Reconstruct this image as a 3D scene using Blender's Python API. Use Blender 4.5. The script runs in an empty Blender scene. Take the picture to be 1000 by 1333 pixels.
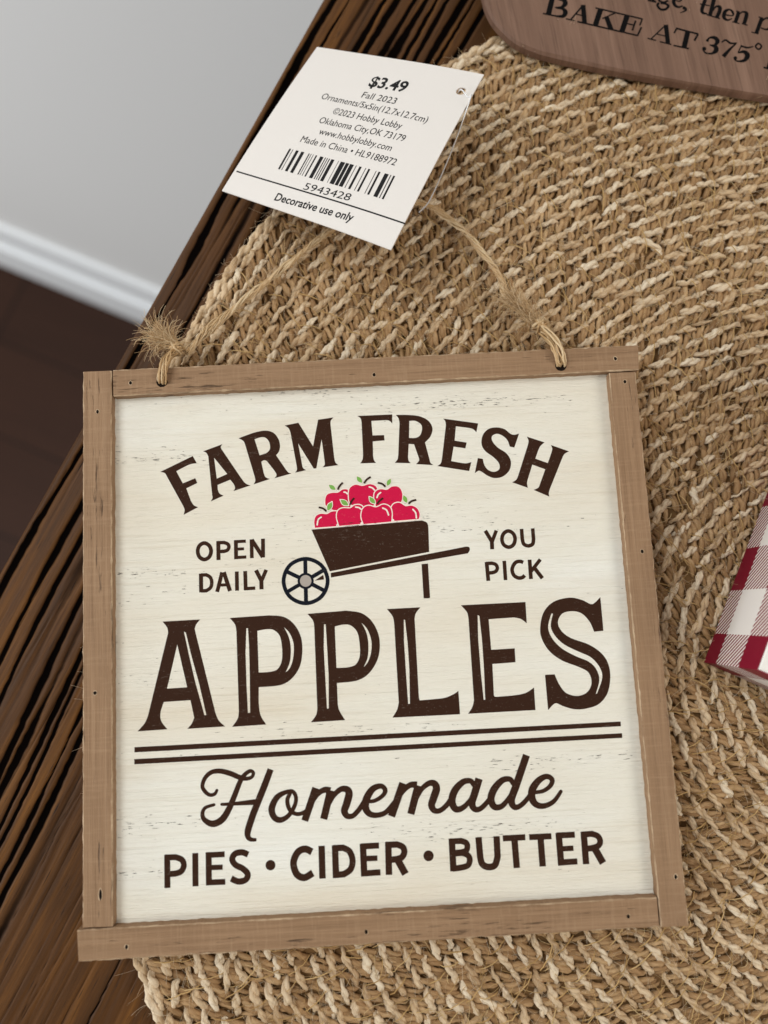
import bpy, math, random
import numpy as np
from mathutils import Matrix, Vector
from mathutils.geometry import tessellate_polygon

rng = np.random.default_rng(7)
random.seed(7)
scene = bpy.context.scene
C = scene.collection
MM = 0.001
Z0 = 16.0            # height of the sign's front face above the table top, mm


def W(x, y, z):      # sign millimetres (z measured from the sign's front face) -> metres
    return (x * MM, y * MM, (z + Z0) * MM)


# ---------------------------------------------------------------- camera
cam_data = bpy.data.cameras.new("camera")
cam = bpy.data.objects.new("camera", cam_data)
C.objects.link(cam)
cam_data.sensor_fit = 'VERTICAL'
cam_data.sensor_height = 36.0
cam_data.lens = 1000.0 / 1333.0 * 36.0
cam_data.clip_start = 0.005
cam_data.clip_end = 50


def rot(rx, ry, rz):
    return Matrix.Rotation(rz, 3, 'Z') @ Matrix.Rotation(ry, 3, 'Y') @ Matrix.Rotation(rx, 3, 'X')


cm = rot(0.132287690, -0.00737535429, -0.0497909107).to_4x4()
cm.translation = W(64.7997675, 68.0813034, 170.421111)
cam.matrix_world = cm
cam_data.dof.use_dof = True
cam_data.dof.focus_distance = 0.176
cam_data.dof.aperture_fstop = 8.5
scene.camera = cam

# ---------------------------------------------------------------- world and lamps
world = bpy.data.worlds.new("World")
scene.world = world
world.use_nodes = True
bg = world.node_tree.nodes["Background"]
bg.inputs[0].default_value = (1.0, 0.985, 0.95, 1)
bg.inputs[1].default_value = 0.29


def area(name, loc, target, size, power, col):
    d = bpy.data.lights.new(name, 'AREA')
    d.shape = 'RECTANGLE'
    d.size, d.size_y = size
    d.energy = power
    d.color = col
    o = bpy.data.objects.new(name, d)
    C.objects.link(o)
    o.location = loc
    o.rotation_euler = (Vector(target) - Vector(loc)).to_track_quat('-Z', 'Y').to_euler()
    return o


area("window_light", (0.95, -0.20, 0.75), (0.06, 0.07, 0.0), (0.6, 0.5), 7.6, (1.0, 0.94, 0.86))
area("left_fill", (-0.50, 0.32, 0.80), (0.0, 0.14, -0.05), (0.5, 0.5), 5.0, (0.95, 0.98, 1.0))  # cool fill lamp, added to brighten the panel towards its upper left
area("wall_fill", (-1.15, -0.25, 0.10), (-0.42, 0.50, -0.50), (0.6, 0.6), 11.0, (0.96, 0.98, 1.0))  # unseen lamp added to brighten the wall and baseboard

scene.view_settings.view_transform = 'Standard'
scene.view_settings.look = 'None'
scene.view_settings.exposure = 0.0
scene.view_settings.gamma = 1.0
scene.view_settings.use_curve_mapping = False
scene.render.engine = 'CYCLES'
scene.cycles.use_denoising = True
scene.cycles.max_bounces = 6
scene.cycles.transparent_max_bounces = 8

# ---------------------------------------------------------------- helpers: nodes


class NT:
    def __init__(self, name):
        self.m = bpy.data.materials.new(name)
        self.m.use_nodes = True
        self.t = self.m.node_tree
        self.b = self.t.nodes["Principled BSDF"]

    def n(self, kind, **kw):
        nd = self.t.nodes.new(kind)
        for k, v in kw.items():
            setattr(nd, k, v)
        return nd

    def l(self, a, b):
        self.t.links.new(a, b)

    def val(self, sock, v):
        if hasattr(v, 'is_linked') or isinstance(v, bpy.types.NodeSocket):
            self.l(v, sock)
        else:
            sock.default_value = v

    def math(self, op, a, b=0.0, c=None, clamp=False):
        nd = self.n('ShaderNodeMath', operation=op, use_clamp=clamp)
        self.val(nd.inputs[0], a)
        self.val(nd.inputs[1], b)
        if c is not None:
            self.val(nd.inputs[2], c)
        return nd.outputs[0]

    def mix(self, f, a, b):
        nd = self.n('ShaderNodeMix', data_type='RGBA')
        self.val(nd.inputs[0], f)
        self.val(nd.inputs[6], a)
        self.val(nd.inputs[7], b)
        return nd.outputs[2]

    def ramp(self, f, stops):
        nd = self.n('ShaderNodeValToRGB')
        self.l(f, nd.inputs[0])
        e = nd.color_ramp.elements
        while len(e) < len(stops):
            e.new(0.5)
        for el, (p, c) in zip(e, stops):
            el.position = p
            el.color = c if isinstance(c, tuple) else (c, c, c, 1)
        return nd.outputs[0]

    def coord(self, kind='Object', scale=(1, 1, 1), loc=(0, 0, 0), rotz=0.0):
        tc = self.n('ShaderNodeTexCoord')
        mp = self.n('ShaderNodeMapping')
        src = tc.outputs[kind]
        if rotz:
            m0 = self.n('ShaderNodeMapping')
            self.l(src, m0.inputs[0])
            m0.inputs['Rotation'].default_value = (0, 0, rotz)
            src = m0.outputs[0]
        self.l(src, mp.inputs[0])
        mp.inputs['Scale'].default_value = scale
        mp.inputs['Location'].default_value = loc
        return mp.outputs[0]

    def noise(self, vec, scale=1.0, detail=4.0, rough=0.55):
        nd = self.n('ShaderNodeTexNoise')
        self.l(vec, nd.inputs['Vector'])
        nd.inputs['Scale'].default_value = scale
        nd.inputs['Detail'].default_value = detail
        nd.inputs['Roughness'].default_value = rough
        return nd.outputs[0]

    def bump(self, h, strength=0.5, dist=0.0002, prev=None):
        nd = self.n('ShaderNodeBump')
        self.l(h, nd.inputs['Height'])
        nd.inputs['Strength'].default_value = strength
        nd.inputs['Distance'].default_value = dist
        if prev is not None:
            self.l(prev, nd.inputs['Normal'])
        self.l(nd.outputs[0], self.b.inputs['Normal'])
        return nd.outputs[0]

    def attr(self, name):
        return self.n('ShaderNodeAttribute', attribute_name=name).outputs['Fac']

    def done(self, col=None, rough=0.6, spec=0.3):
        if col is not None:
            self.val(self.b.inputs['Base Color'], col)
        self.val(self.b.inputs['Roughness'], rough)
        self.b.inputs['Specular IOR Level'].default_value = spec
        return self.m


def rgb(r, g, b):
    def f(c):
        c /= 255.0
        return c / 12.92 if c <= 0.04045 else ((c + 0.055) / 1.055) ** 2.4
    return (f(r), f(g), f(b), 1.0)


# ---------------------------------------------------------------- materials
def scratches(t, seed=0.0):
    """long thin chips along the panel's grain, bunched in bands (0..1)"""
    v = t.coord('Object', (480, 3600, 900), (seed, 0, 0))
    n1 = t.noise(v, 1.0, 5.0, 0.62)
    band = t.noise(t.coord('Object', (9, 120, 20), (seed * 2, 3, 0)), 1.0, 3.0, 0.6)
    thr = t.math('SUBTRACT', 1.14, t.math('MULTIPLY', band, 0.80))
    d = t.math('SUBTRACT', n1, thr)
    return t.math('MULTIPLY', d, 40.0, clamp=True)


def mat_panel():
    t = NT('white_painted_panel')
    fine = t.noise(t.coord('Object', (28, 1500, 300)), 1.0, 3.0, 0.6)
    broad = t.noise(t.coord('Object', (10, 42, 30)), 1.0, 3.0, 0.6)
    c = t.ramp(broad, [(0.3, rgb(227, 217, 197)), (0.55, rgb(233, 228, 213)), (0.75, rgb(239, 237, 227))])
    c = t.mix(t.math('MULTIPLY', t.math('SUBTRACT', fine, 0.56), 1.6, clamp=True), c, rgb(196, 182, 156))
    band = t.noise(t.coord('Object', (14, 120, 20), (5, 1, 0)), 1.0, 4.0, 0.65)
    stain = t.math('MULTIPLY', t.math('SUBTRACT', band, 0.56), 2.6, clamp=True)
    c = t.mix(t.math('MULTIPLY', stain, 0.5), c, rgb(205, 184, 152))
    s = scratches(t)
    c = t.mix(t.math('MULTIPLY', s, 0.85), c, rgb(56, 40, 30))
    h = t.math('ADD', t.math('MULTIPLY', fine, 0.7), t.math('MULTIPLY', s, -0.8))
    rip = t.noise(t.coord('Object', (220, 1300, 300), (3, 3, 0)), 1.0, 4.0, 0.7)
    h = t.math('ADD', h, t.math('MULTIPLY', rip, 0.8))
    t.bump(h, 0.9, 0.00045)
    return t.done(c, 0.6, 0.25)


def mat_ink(name, base, wear=1.0):
    t = NT(name)
    v = t.noise(t.coord('Object', (500, 1900, 700), (9, 0, 0)), 1.0, 3.0, 0.7)
    bandw = t.noise(t.coord('Object', (30, 260, 20), (2, 0, 0)), 1.0, 3.0, 0.6)
    worn = t.math('MULTIPLY', t.math('SUBTRACT', t.math('ADD', v, t.math('MULTIPLY', bandw, 0.42)), 0.86), 5.0, clamp=True)
    speck = t.noise(t.coord('Object', (2600, 2600, 700)), 1.0, 2.0, 0.6)
    sp = t.math('MULTIPLY', t.math('SUBTRACT', speck, 0.66), 8.0, clamp=True)
    f = t.math('MULTIPLY', t.math('MAXIMUM', worn, sp), 0.42 * wear)
    lighter = tuple(min(1, c * 0.6 + d) for c, d in zip(base[:3], (0.30, 0.26, 0.21))) + (1,)
    c = t.mix(f, base, lighter)
    s = scratches(t)
    c = t.mix(t.math('MULTIPLY', s, 0.8), c, rgb(52, 40, 33))
    fine = t.noise(t.coord('Object', (28, 1500, 300)), 1.0, 3.0, 0.6)
    t.bump(fine, 0.4, 0.0002)
    return t.done(c, 0.7, 0.1)


def mat_bar(name, along, pale=False):
    """brown stained frame wood, grain running along x or y"""
    t = NT(name)
    lo, hi = 30, 1300
    sc = (lo, hi, hi) if along == 'x' else (hi, lo, hi)
    sc2 = (45, 2600, 2600) if along == 'x' else (2600, 45, 2600)
    sc3 = (120, 1500, 1500) if along == 'x' else (1500, 120, 1500)
    g = t.noise(t.coord('Object', sc), 1.0, 4.0, 0.6)
    f = t.noise(t.coord('Object', sc2), 1.0, 3.0, 0.65)
    p = t.noise(t.coord('Object', sc3, (4, 2, 7)), 1.0, 4.0, 0.6)
    blot = t.noise(t.coord('Object', (60, 60, 60)), 1.0, 3.0, 0.6)
    c = t.ramp(g, [(0.25, rgb(126, 97, 70)), (0.5, rgb(144, 113, 84)), (0.75, rgb(158, 127, 97))])
    c = t.mix(t.math('MULTIPLY', t.math('SUBTRACT', f, 0.49), 2.3, clamp=True), c, rgb(108, 80, 56))
    saw = t.noise(t.coord('Object', (1500, 130, 200) if along == 'x' else (130, 1500, 200)), 1.0, 3.0, 0.6)
    c = t.mix(t.math('MULTIPLY', t.math('SUBTRACT', saw, 0.5), 1.3, clamp=True), c, rgb(176, 147, 116))
    c = t.mix(t.math('MULTIPLY', blot, 0.35), c, rgb(172, 140, 108))
    band = t.noise(t.coord('Object', (20, 160, 60) if along == 'x' else (160, 20, 60), (8, 8, 0)), 1.0, 2.0, 0.5)
    pit = t.math('MULTIPLY', t.math('SUBTRACT', t.math('ADD', p, t.math('MULTIPLY', band, 0.55)), 0.925), 10.0, clamp=True)
    c = t.mix(t.math('MULTIPLY', pit, 0.8), c, rgb(70, 50, 36))
    if pale:
        e = t.noise(t.coord('Object', (160, 160, 160)), 1.0, 5.0, 0.7)
        c = t.mix(t.math('MULTIPLY', t.math('SUBTRACT', e, 0.36), 3.0, clamp=True), c, rgb(204, 178, 146))
    h = t.math('ADD', f, t.math('MULTIPLY', pit, -1.2))
    t.bump(h, 0.7, 0.0003)
    return t.done(c, 0.68, 0.25)


def mat_fibre(name, lo, mid, hi, bump=0.5, rough=0.62, spec=0.35):
    """twisted plant fibre: UV u runs round the strand, v along it in mm"""
    t = NT(name)
    tint = t.attr('tint')
    tc = t.n('ShaderNodeTexCoord')
    sep = t.n('ShaderNodeSeparateXYZ')
    t.l(tc.outputs['UV'], sep.inputs[0])
    cmb = t.n('ShaderNodeCombineXYZ')
    t.l(t.math('ADD', t.math('MULTIPLY', sep.outputs[0], 13.0), t.math('MULTIPLY', sep.outputs[1], 1.1)), cmb.inputs[0])
    t.l(t.math('MULTIPLY', sep.outputs[1], 0.45), cmb.inputs[1])
    t.l(t.math('MULTIPLY', tint, 91.0), cmb.inputs[2])
    f = t.noise(cmb.outputs[0], 1.0, 4.0, 0.65)
    c = t.ramp(tint, [(0.0, lo), (0.5, mid), (1.0, hi)])
    c = t.mix(t.math('MULTIPLY', t.math('SUBTRACT', f, 0.5), 2.4, clamp=True), c, hi)
    c = t.mix(t.math('MULTIPLY', t.math('SUBTRACT', 0.47, f), 3.0, clamp=True), c, lo)
    t.bump(f, bump, 0.00025)
    return t.done(c, rough, spec)


def mat_plain(name, col, rough=0.6, spec=0.3, nscale=0.0, namp=0.1):
    t = NT(name)
    c = col
    if nscale:
        n = t.noise(t.coord('Object'), nscale, 4.0, 0.6)
        dark = tuple(x * (1 - namp) for x in col[:3]) + (1,)
        c = t.mix(n, dark, col)
    return t.done(c, rough, spec)


M = {}
M['panel'] = mat_panel()
INK = {
    'k': mat_ink('brown_print', rgb(54, 32, 20)),
    'w': mat_ink('cream_print', rgb(240, 226, 214), 0.3),
    'n': mat_ink('black_print', rgb(18, 21, 30), 0.4),
    'g': mat_ink('grey_print', rgb(170, 160, 150), 0.4),
    'r': mat_ink('red_print', rgb(203, 22, 68), 0.7),
    'l': mat_ink('green_print', rgb(122, 172, 82), 0.5),
}
M['barx'] = mat_bar('frame_wood_grain_across', 'x')
M['bary'] = mat_bar('frame_wood_grain_upright', 'y')
M['edgex'] = mat_bar('frame_wood_worn_edge', 'x', True)
M['edgey'] = mat_bar('frame_wood_worn_edge_upright', 'y', True)
M['hole'] = mat_plain('hole_shade', rgb(26, 18, 13), 0.9, 0.1)  # shade inside the holes, put into the colour
M['jute_light'] = mat_fibre('pale_jute', rgb(176, 142, 102), rgb(212, 183, 144), rgb(240, 223, 195), 1.0)
M['jute_dark'] = mat_fibre('brown_jute', rgb(130, 97, 60), rgb(168, 131, 89), rgb(200, 166, 122), 1.0)
M['straw'] = mat_fibre('straw_fibre', rgb(165, 128, 74), rgb(196, 160, 104), rgb(222, 196, 146), 0.1)
M['twine'] = mat_fibre('twine_fibre', rgb(150, 112, 68), rgb(196, 160, 112), rgb(226, 204, 166), 0.1, 0.42, 0.5)
M['matbase'] = mat_plain('jute_backing', rgb(140, 106, 68), 0.9, 0.1, 900, 0.4)

# ---------------------------------------------------------------- helpers: objects


def link(o, parent=None):
    C.objects.link(o)
    if parent is not None:
        o.parent = parent
    return o


def mesh_obj(name, verts, faces, mats, parent=None, fmat=None, smooth=False):
    me = bpy.data.meshes.new(name)
    me.from_pydata([tuple(v) for v in verts], [], [tuple(int(i) for i in f) for f in faces])
    for m in (mats if isinstance(mats, (list, tuple)) else [mats]):
        me.materials.append(m)
    if fmat is not None:
        me.polygons.foreach_set('material_index', list(fmat))
    if smooth:
        me.polygons.foreach_set('use_smooth', [True] * len(me.polygons))
    me.update()
    return link(bpy.data.objects.new(name, me), parent)


def empty(name, loc=(0, 0, 0)):
    o = bpy.data.objects.new(name, None)
    o.empty_display_size = 0.01
    C.objects.link(o)
    o.location = loc
    return o


def tag(o, label=None, cat=None, kind=None, group=None):
    if label:
        o['label'] = label
    if cat:
        o['category'] = cat
    if kind:
        o['kind'] = kind
    if group:
        o['group'] = group
    return o


def catmull(P, per=6, closed=False):
    P = np.asarray(P, float)
    n = len(P)
    out = []
    for i in range(n if closed else n - 1):
        if closed:
            p0, p1, p2, p3 = P[(i - 1) % n], P[i], P[(i + 1) % n], P[(i + 2) % n]
        else:
            p0, p1, p2, p3 = P[max(i - 1, 0)], P[i], P[i + 1], P[min(i + 2, n - 1)]
        for k in range(per):
            t = k / per
            out.append(0.5 * (2 * p1 + (p2 - p0) * t + (2 * p0 - 5 * p1 + 4 * p2 - p3) * t * t + (3 * p1 - p0 - 3 * p2 + p3) * t ** 3))
    if not closed:
        out.append(P[-1])
    return np.array(out)


class Tubes:
    """a batch of swept strands collected into one mesh"""

    def __init__(self):
        self.V, self.F, self.U, self.T, self.nv = [], [], [], [], 0

    def add(self, P, rad, sides=8, tint=0.5, lobe=0.0, turns=0.0, ref=(0, 0, 1)):
        P = np.asarray(P, float)
        if P.ndim == 2:
            P = P[None]
        m, n, _ = P.shape
        rad = np.broadcast_to(np.asarray(rad, float), (m, n))
        tint = np.broadcast_to(np.asarray(tint, float).reshape(-1, 1) if np.ndim(tint) else tint, (m, 1))
        T = np.gradient(P, axis=1)
        T /= np.linalg.norm(T, axis=2, keepdims=True) + 1e-12
        B = np.cross(T, np.asarray(ref, float))
        bad = np.linalg.norm(B, axis=2, keepdims=True) < 1e-4
        B = np.where(bad, np.cross(T, np.array([1.0, 0.3, 0])), B)
        B /= np.linalg.norm(B, axis=2, keepdims=True) + 1e-12
        N = np.cross(B, T)
        seg = np.linalg.norm(np.diff(P, axis=1), axis=2)
        L = np.concatenate([np.zeros((m, 1)), np.cumsum(seg, axis=1)], 1)
        a = np.arange(sides) / sides * 2 * math.pi
        r = rad[:, :, None] * np.ones(sides)
        if lobe:
            s = L / (L[:, -1:] + 1e-9)
            r = r * (1 + lobe * np.cos(2 * (a[None, None, :] - turns * 2 * math.pi * s[:, :, None])))
        V = P[:, :, None, :] + r[..., None] * (np.cos(a)[None, None, :, None] * B[:, :, None, :] + np.sin(a)[None, None, :, None] * N[:, :, None, :])
        idx = np.arange(m * n * sides).reshape(m, n, sides) + self.nv
        k1 = (np.arange(sides) + 1) % sides
        F = np.stack([idx[:, :-1, :], idx[:, :-1][:, :, k1], idx[:, 1:][:, :, k1], idx[:, 1:, :]], -1)
        u0 = np.broadcast_to(np.arange(sides) / sides, F.shape[:3])
        u1 = u0 + 1.0 / sides
        v0 = np.broadcast_to(L[:, :-1, None], F.shape[:3])
        v1 = np.broadcast_to(L[:, 1:, None], F.shape[:3])
        UV = np.stack([np.stack([u0, v0], -1), np.stack([u1, v0], -1), np.stack([u1, v1], -1), np.stack([u0, v1], -1)], -2)
        self.V.append(V.reshape(-1, 3))
        self.F.append(F.reshape(-1, 4))
        self.U.append(UV.reshape(-1, 2))
        self.T.append(np.broadcast_to(tint[:, :, None], (m, n, sides)).reshape(-1))
        self.nv += m * n * sides

    def build(self, name, mat, parent=None):
        V = np.concatenate(self.V)
        V = np.stack([V[:, 0] * MM, V[:, 1] * MM, (V[:, 2] + Z0) * MM], 1).astype(np.float32)
        F = np.concatenate(self.F).astype(np.int32)
        me = bpy.data.meshes.new(name)
        me.vertices.add(len(V))
        me.vertices.foreach_set('co', V.ravel())
        me.loops.add(F.size)
        me.loops.foreach_set('vertex_index', F.ravel())
        me.polygons.add(len(F))
        me.polygons.foreach_set('loop_start', np.arange(0, F.size, 4, dtype=np.int32))
        me.polygons.foreach_set('use_smooth', np.ones(len(F), dtype=bool))
        uv = me.uv_layers.new(name='UVMap')
        uv.data.foreach_set('uv', np.concatenate(self.U).astype(np.float32).ravel())
        at = me.attributes.new('tint', 'FLOAT', 'POINT')
        at.data.foreach_set('value', np.concatenate(self.T).astype(np.float32))
        me.update(calc_edges=True)
        me.materials.append(mat)
        return link(bpy.data.objects.new(name, me), parent)


def smooth_noise(n, step, amp, r=rng):
    k = int(n / step) + 4
    pts = r.normal(0, amp, k)
    x = np.arange(n) / step + 1
    i = x.astype(int)
    f = x - i
    f = f * f * (3 - 2 * f)
    return pts[i] * (1 - f) + pts[i + 1] * f


# ---------------------------------------------------------------- setting: floor, wall, table
def grid_mesh(name, xs, ys, fn, mats, parent=None, attr=None):
    X, Y = np.meshgrid(xs, ys, indexing='ij')
    V, A = fn(X, Y)
    n, m = X.shape
    idx = np.arange(n * m).reshape(n, m)
    F = np.stack([idx[:-1, :-1], idx[1:, :-1], idx[1:, 1:], idx[:-1, 1:]], -1).reshape(-1, 4)
    me = bpy.data.meshes.new(name)
    me.vertices.add(n * m)
    me.vertices.foreach_set('co', V.reshape(-1, 3).astype(np.float32).ravel())
    me.loops.add(F.size)
    me.loops.foreach_set('vertex_index', F.astype(np.int32).ravel())
    me.polygons.add(len(F))
    me.polygons.foreach_set('loop_start', np.arange(0, F.size, 4, dtype=np.int32))
    me.polygons.foreach_set('use_smooth', np.ones(len(F), dtype=bool))
    if A is not None:
        at = me.attributes.new('groove', 'FLOAT', 'POINT')
        at.data.foreach_set('value', A.astype(np.float32).ravel())
    me.update(calc_edges=True)
    me.materials.append(mats)
    return link(bpy.data.objects.new(name, me), parent)


FLOOR = -0.75
t = NT('dark_floorboards')
vec = t.coord('Object', (1, 1, 1), (0, 0, 0), math.radians(25.6))
br = t.n('ShaderNodeTexBrick')
t.l(vec, br.inputs['Vector'])
br.inputs['Color1'].default_value = rgb(66, 42, 31)
br.inputs['Color2'].default_value = rgb(58, 37, 28)
br.inputs['Mortar'].default_value = rgb(22, 15, 12)
br.inputs['Scale'].default_value = 1.0
br.inputs['Mortar Size'].default_value = 0.0015
br.inputs['Brick Width'].default_value = 1.1
br.inputs['Row Height'].default_value = 0.11
gr = t.noise(t.coord('Object', (6, 70, 20), (0, 0, 0), math.radians(25.6)), 1.0, 5.0, 0.6)
t.done(t.mix(t.math('MULTIPLY', gr, 0.7), br.outputs[0], rgb(36, 24, 18)), 0.55, 0.12)
floor = mesh_obj('floor', [(-4, -4, FLOOR), (4, -4, FLOOR), (4, 4, FLOOR), (-4, 4, FLOOR)], [(0, 1, 2, 3)], t.m)
tag(floor, 'dark brown wooden floor far below the table edge, out of focus', 'floor', 'structure')

# wall: its foot runs through the two points below (metres)
wa = Vector((-0.397, 0.535, 0))
wd = Vector((0.166, -0.080, 0)).normalized()
wn = Vector((-wd.y, wd.x, 0))            # pointing away from the table
if wn.y < 0:
    wn = -wn


def slab(p, d, n, l0, l1, o0, o1, z0, z1):
    c = []
    for z in (z0, z1):
        for l, o in ((l0, o0), (l1, o0), (l1, o1), (l0, o1)):
            q = p + d * l + n * o
            c.append((q.x, q.y, z))
    return c


BOXF = [(3, 2, 1, 0), (4, 5, 6, 7), (0, 1, 5, 4), (1, 2, 6, 5), (2, 3, 7, 6), (3, 0, 4, 7)]
wallm = mat_plain('grey_white_wall_paint', rgb(222, 221, 219), 0.7, 0.2, 300, 0.03)
basem = mat_plain('white_trim_paint', rgb(238, 240, 241), 0.4, 0.4)
wall = mesh_obj('wall', slab(wa, wd, wn, -3.2, 3.4, 0.012, 0.14, FLOOR, 1.9), BOXF, wallm)
tag(wall, 'pale grey painted wall rising behind the table, out of focus', 'wall', 'structure')
bb = mesh_obj('baseboard', slab(wa, wd, wn, -3.2, 3.4, 0.0, 0.0115, FLOOR + 0.0, FLOOR + 0.075)
              + slab(wa, wd, wn, -3.2, 3.4, 0.005, 0.0115, FLOOR + 0.0752, FLOOR + 0.135),
              BOXF + [tuple(i + 8 for i in f) for f in BOXF], basem, wall)

# table: long edge on the left, grain parallel to it
ta = Vector((-0.02594, 0.08265, 0))
te = Vector((57.83 + 25.94, 232.09 - 82.65, 0)).normalized()
tb = Vector((te.y, -te.x, 0))            # into the table

a_ax = np.concatenate([np.arange(-900, -170, 60), np.arange(-170, 215, 1.6), np.arange(215, 640, 25)])
b_ax = np.concatenate([np.arange(0, 120, 0.26), np.arange(120, 900, 20)])
grooves = []
b = 3.4
gr_rng = np.random.default_rng(21)
while b < 300:
    deep = 1.0 if b < 40 else (0.2 if gr_rng.random() < 0.8 else 0.9)
    grooves.append((b, gr_rng.uniform(0.46, 0.92) * (1 if b < 40 else 0.75), deep * gr_rng.uniform(0.7, 1.0)))
    b += gr_rng.uniform(2.3, 4.0) if b < 44 else gr_rng.uniform(3.0, 7.0)


def table_fn(X, Y):
    na = len(a_ax)
    ai = np.interp(a_ax, [-900, 640], [0, 1540])
    H = np.zeros_like(X)
    G = np.zeros_like(X)
    big = np.interp(ai, np.arange(1600), smooth_noise(1600, 70, 1.3, gr_rng))
    for (b0, w, d) in grooves:
        wob = big + np.interp(ai, np.arange(1600), smooth_noise(1600, 26, 0.26, gr_rng)) + gr_rng.normal(0, 0.06, na)
        wid = w * np.clip(1 + np.interp(ai, np.arange(1600), smooth_noise(1600, 14, 0.36, gr_rng)), 0.3, 1.8)
        dep = d * np.clip(1.0 + np.interp(ai, np.arange(1600), smooth_noise(1600, 45, 0.45, gr_rng)), 0.0, 1.1)
        g = np.exp(-np.abs((Y - (b0 + wob[:, None])) / wid[:, None]) ** 3) * dep[:, None]
        G = np.maximum(G, g)
    fr = np.random.default_rng(5)
    for k in range(170):
        b0 = fr.uniform(0.5, 118)
        a0 = fr.uniform(-170, 215)
        ln = fr.uniform(8, 55)
        wob = np.interp(ai, np.arange(1600), smooth_noise(1600, 40, 0.8, fr))
        env = np.exp(-((X - a0) / ln) ** 4)
        G = np.maximum(G, 0.42 * env * np.exp(-((Y - b0 - wob[:, None]) / fr.uniform(0.10, 0.19)) ** 2))
    H = -0.5 * G
    rough = gr_rng.normal(0, 0.02, X.shape)
    edge = -np.clip(1.1 - Y, 0, 2) ** 2 * 0.55
    Z = H + rough + edge
    P = np.stack([ta.x + (X * te.x + Y * tb.x) * MM, ta.y + (X * te.y + Y * tb.y) * MM, Z * MM], -1)
    return P, G


t = NT('dark_stained_oak')
rz = -math.atan2(te.y, te.x)
g1 = t.noise(t.coord('Object', (12, 260, 50), (0, 0, 0), rz), 1.0, 5.0, 0.62)
g2 = t.noise(t.coord('Object', (60, 1900, 50), (1, 0, 0), rz), 1.0, 4.0, 0.65)
g3 = t.noise(t.coord('Object', (7, 22, 10), (1, 4, 0), rz), 1.0, 3.0, 0.6)
c = t.ramp(g1, [(0.25, rgb(52, 31, 10)), (0.5, rgb(84, 51, 17)), (0.75, rgb(126, 81, 30))])
c = t.mix(t.math('MULTIPLY', t.math('SUBTRACT', g2, 0.52), 2.4, clamp=True), c, rgb(54, 32, 13))
c = t.mix(t.math('MULTIPLY', t.math('SUBTRACT', g3, 0.45), 1.6, clamp=True), c, rgb(72, 45, 22))
gv = t.attr('groove')
pore = t.noise(t.coord('Object', (150, 3600, 50), (6, 0, 0), rz), 1.0, 2.0, 0.5)
c = t.mix(t.math('MULTIPLY', t.math('SUBTRACT', pore, 0.63), 9.0, clamp=True), c, rgb(30, 18, 9))
gm = t.math('MULTIPLY', t.math('SUBTRACT', gv, 0.18), 2.4, clamp=True)
c = t.mix(gm, c, rgb(9, 6, 5))
t.l(t.math('MULTIPLY', t.math('SUBTRACT', 1.0, gm), 0.22), t.b.inputs['Specular IOR Level'])
t.bump(g2, 0.25, 0.0002)
t.done(c, t.math('ADD', 0.45, t.math('MULTIPLY', g1, 0.25)), 0.2)
tablem = t.m
table = empty('wooden_table', tuple(ta) [:2] + (FLOOR,))
tag(table, 'dark brown wooden table with deep black grain grooves under the woven mat', 'table')


def keep(child, parent):
    child.parent = parent
    child.matrix_parent_inverse = Matrix.Translation(-Vector(parent.location))


top = grid_mesh('tabletop', a_ax, b_ax, table_fn, tablem)
keep(top, table)
apron = mesh_obj('edge_board', slab(ta, te, tb, -0.9, 0.615, 0.0004, 0.88, -0.032, -0.0030), BOXF, tablem)
keep(apron, table)
for l in (-0.82, 0.54):
    for o in (0.10, 0.80):
        g = mesh_obj('leg', slab(ta, te, tb, l - 0.035, l + 0.035, o - 0.035, o + 0.035, FLOOR + 0.0005, -0.0325), BOXF, tablem)
        keep(g, table)

# ---------------------------------------------------------------- woven jute mat
MC = np.array([181.33, 50.36])
MR = 183.6
placemat = empty('woven_placemat', W(MC[0], MC[1], -Z0))
tag(placemat, 'round woven tan jute placemat lying on the dark table under the sign', 'placemat')


def polar(r, th):
    return np.stack([MC[0] + r * np.cos(th), MC[1] + r * np.sin(th)], -1)


def stitches(r, th, L, alpha, rad, zpk, zdip, n=9, bow=0.0):
    """strands centred at polar (r, th), running clockwise and turned by alpha towards the centre"""
    m = len(r)
    s = np.linspace(-1, 1, n)
    c = polar(r, th)
    tan = np.stack([np.sin(th), -np.cos(th)], -1)
    inn = np.stack([-np.cos(th), -np.sin(th)], -1)
    d = tan * np.cos(alpha)[:, None] + inn * np.sin(alpha)[:, None]
    q = -tan * np.sin(alpha)[:, None] + inn * np.cos(alpha)[:, None]
    along = s[None, :] * L[:, None] / 2
    lat = bow * np.sin(s * math.pi)[None, :] * np.ones((m, 1)) + rng.normal(0, 0.10, (m, n))
    P = np.zeros((m, n, 3))
    P[:, :, :2] = c[:, None, :] + along[..., None] * d[:, None, :] + lat[..., None] * q[:, None, :]
    P[:, :, 2] = zpk[:, None] - (zpk - zdip)[:, None] * np.abs(s)[None, :] ** 2.2 - Z0
    R = rad[:, None] * (0.30 + 0.70 * np.sqrt(np.clip(1 - np.abs(s) ** 2.6, 0, 1)))[None, :] * (1 + rng.normal(0, 0.05, (m, n)))
    return P, R


light, dark, fuzz = Tubes(), Tubes(), Tubes()


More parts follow.
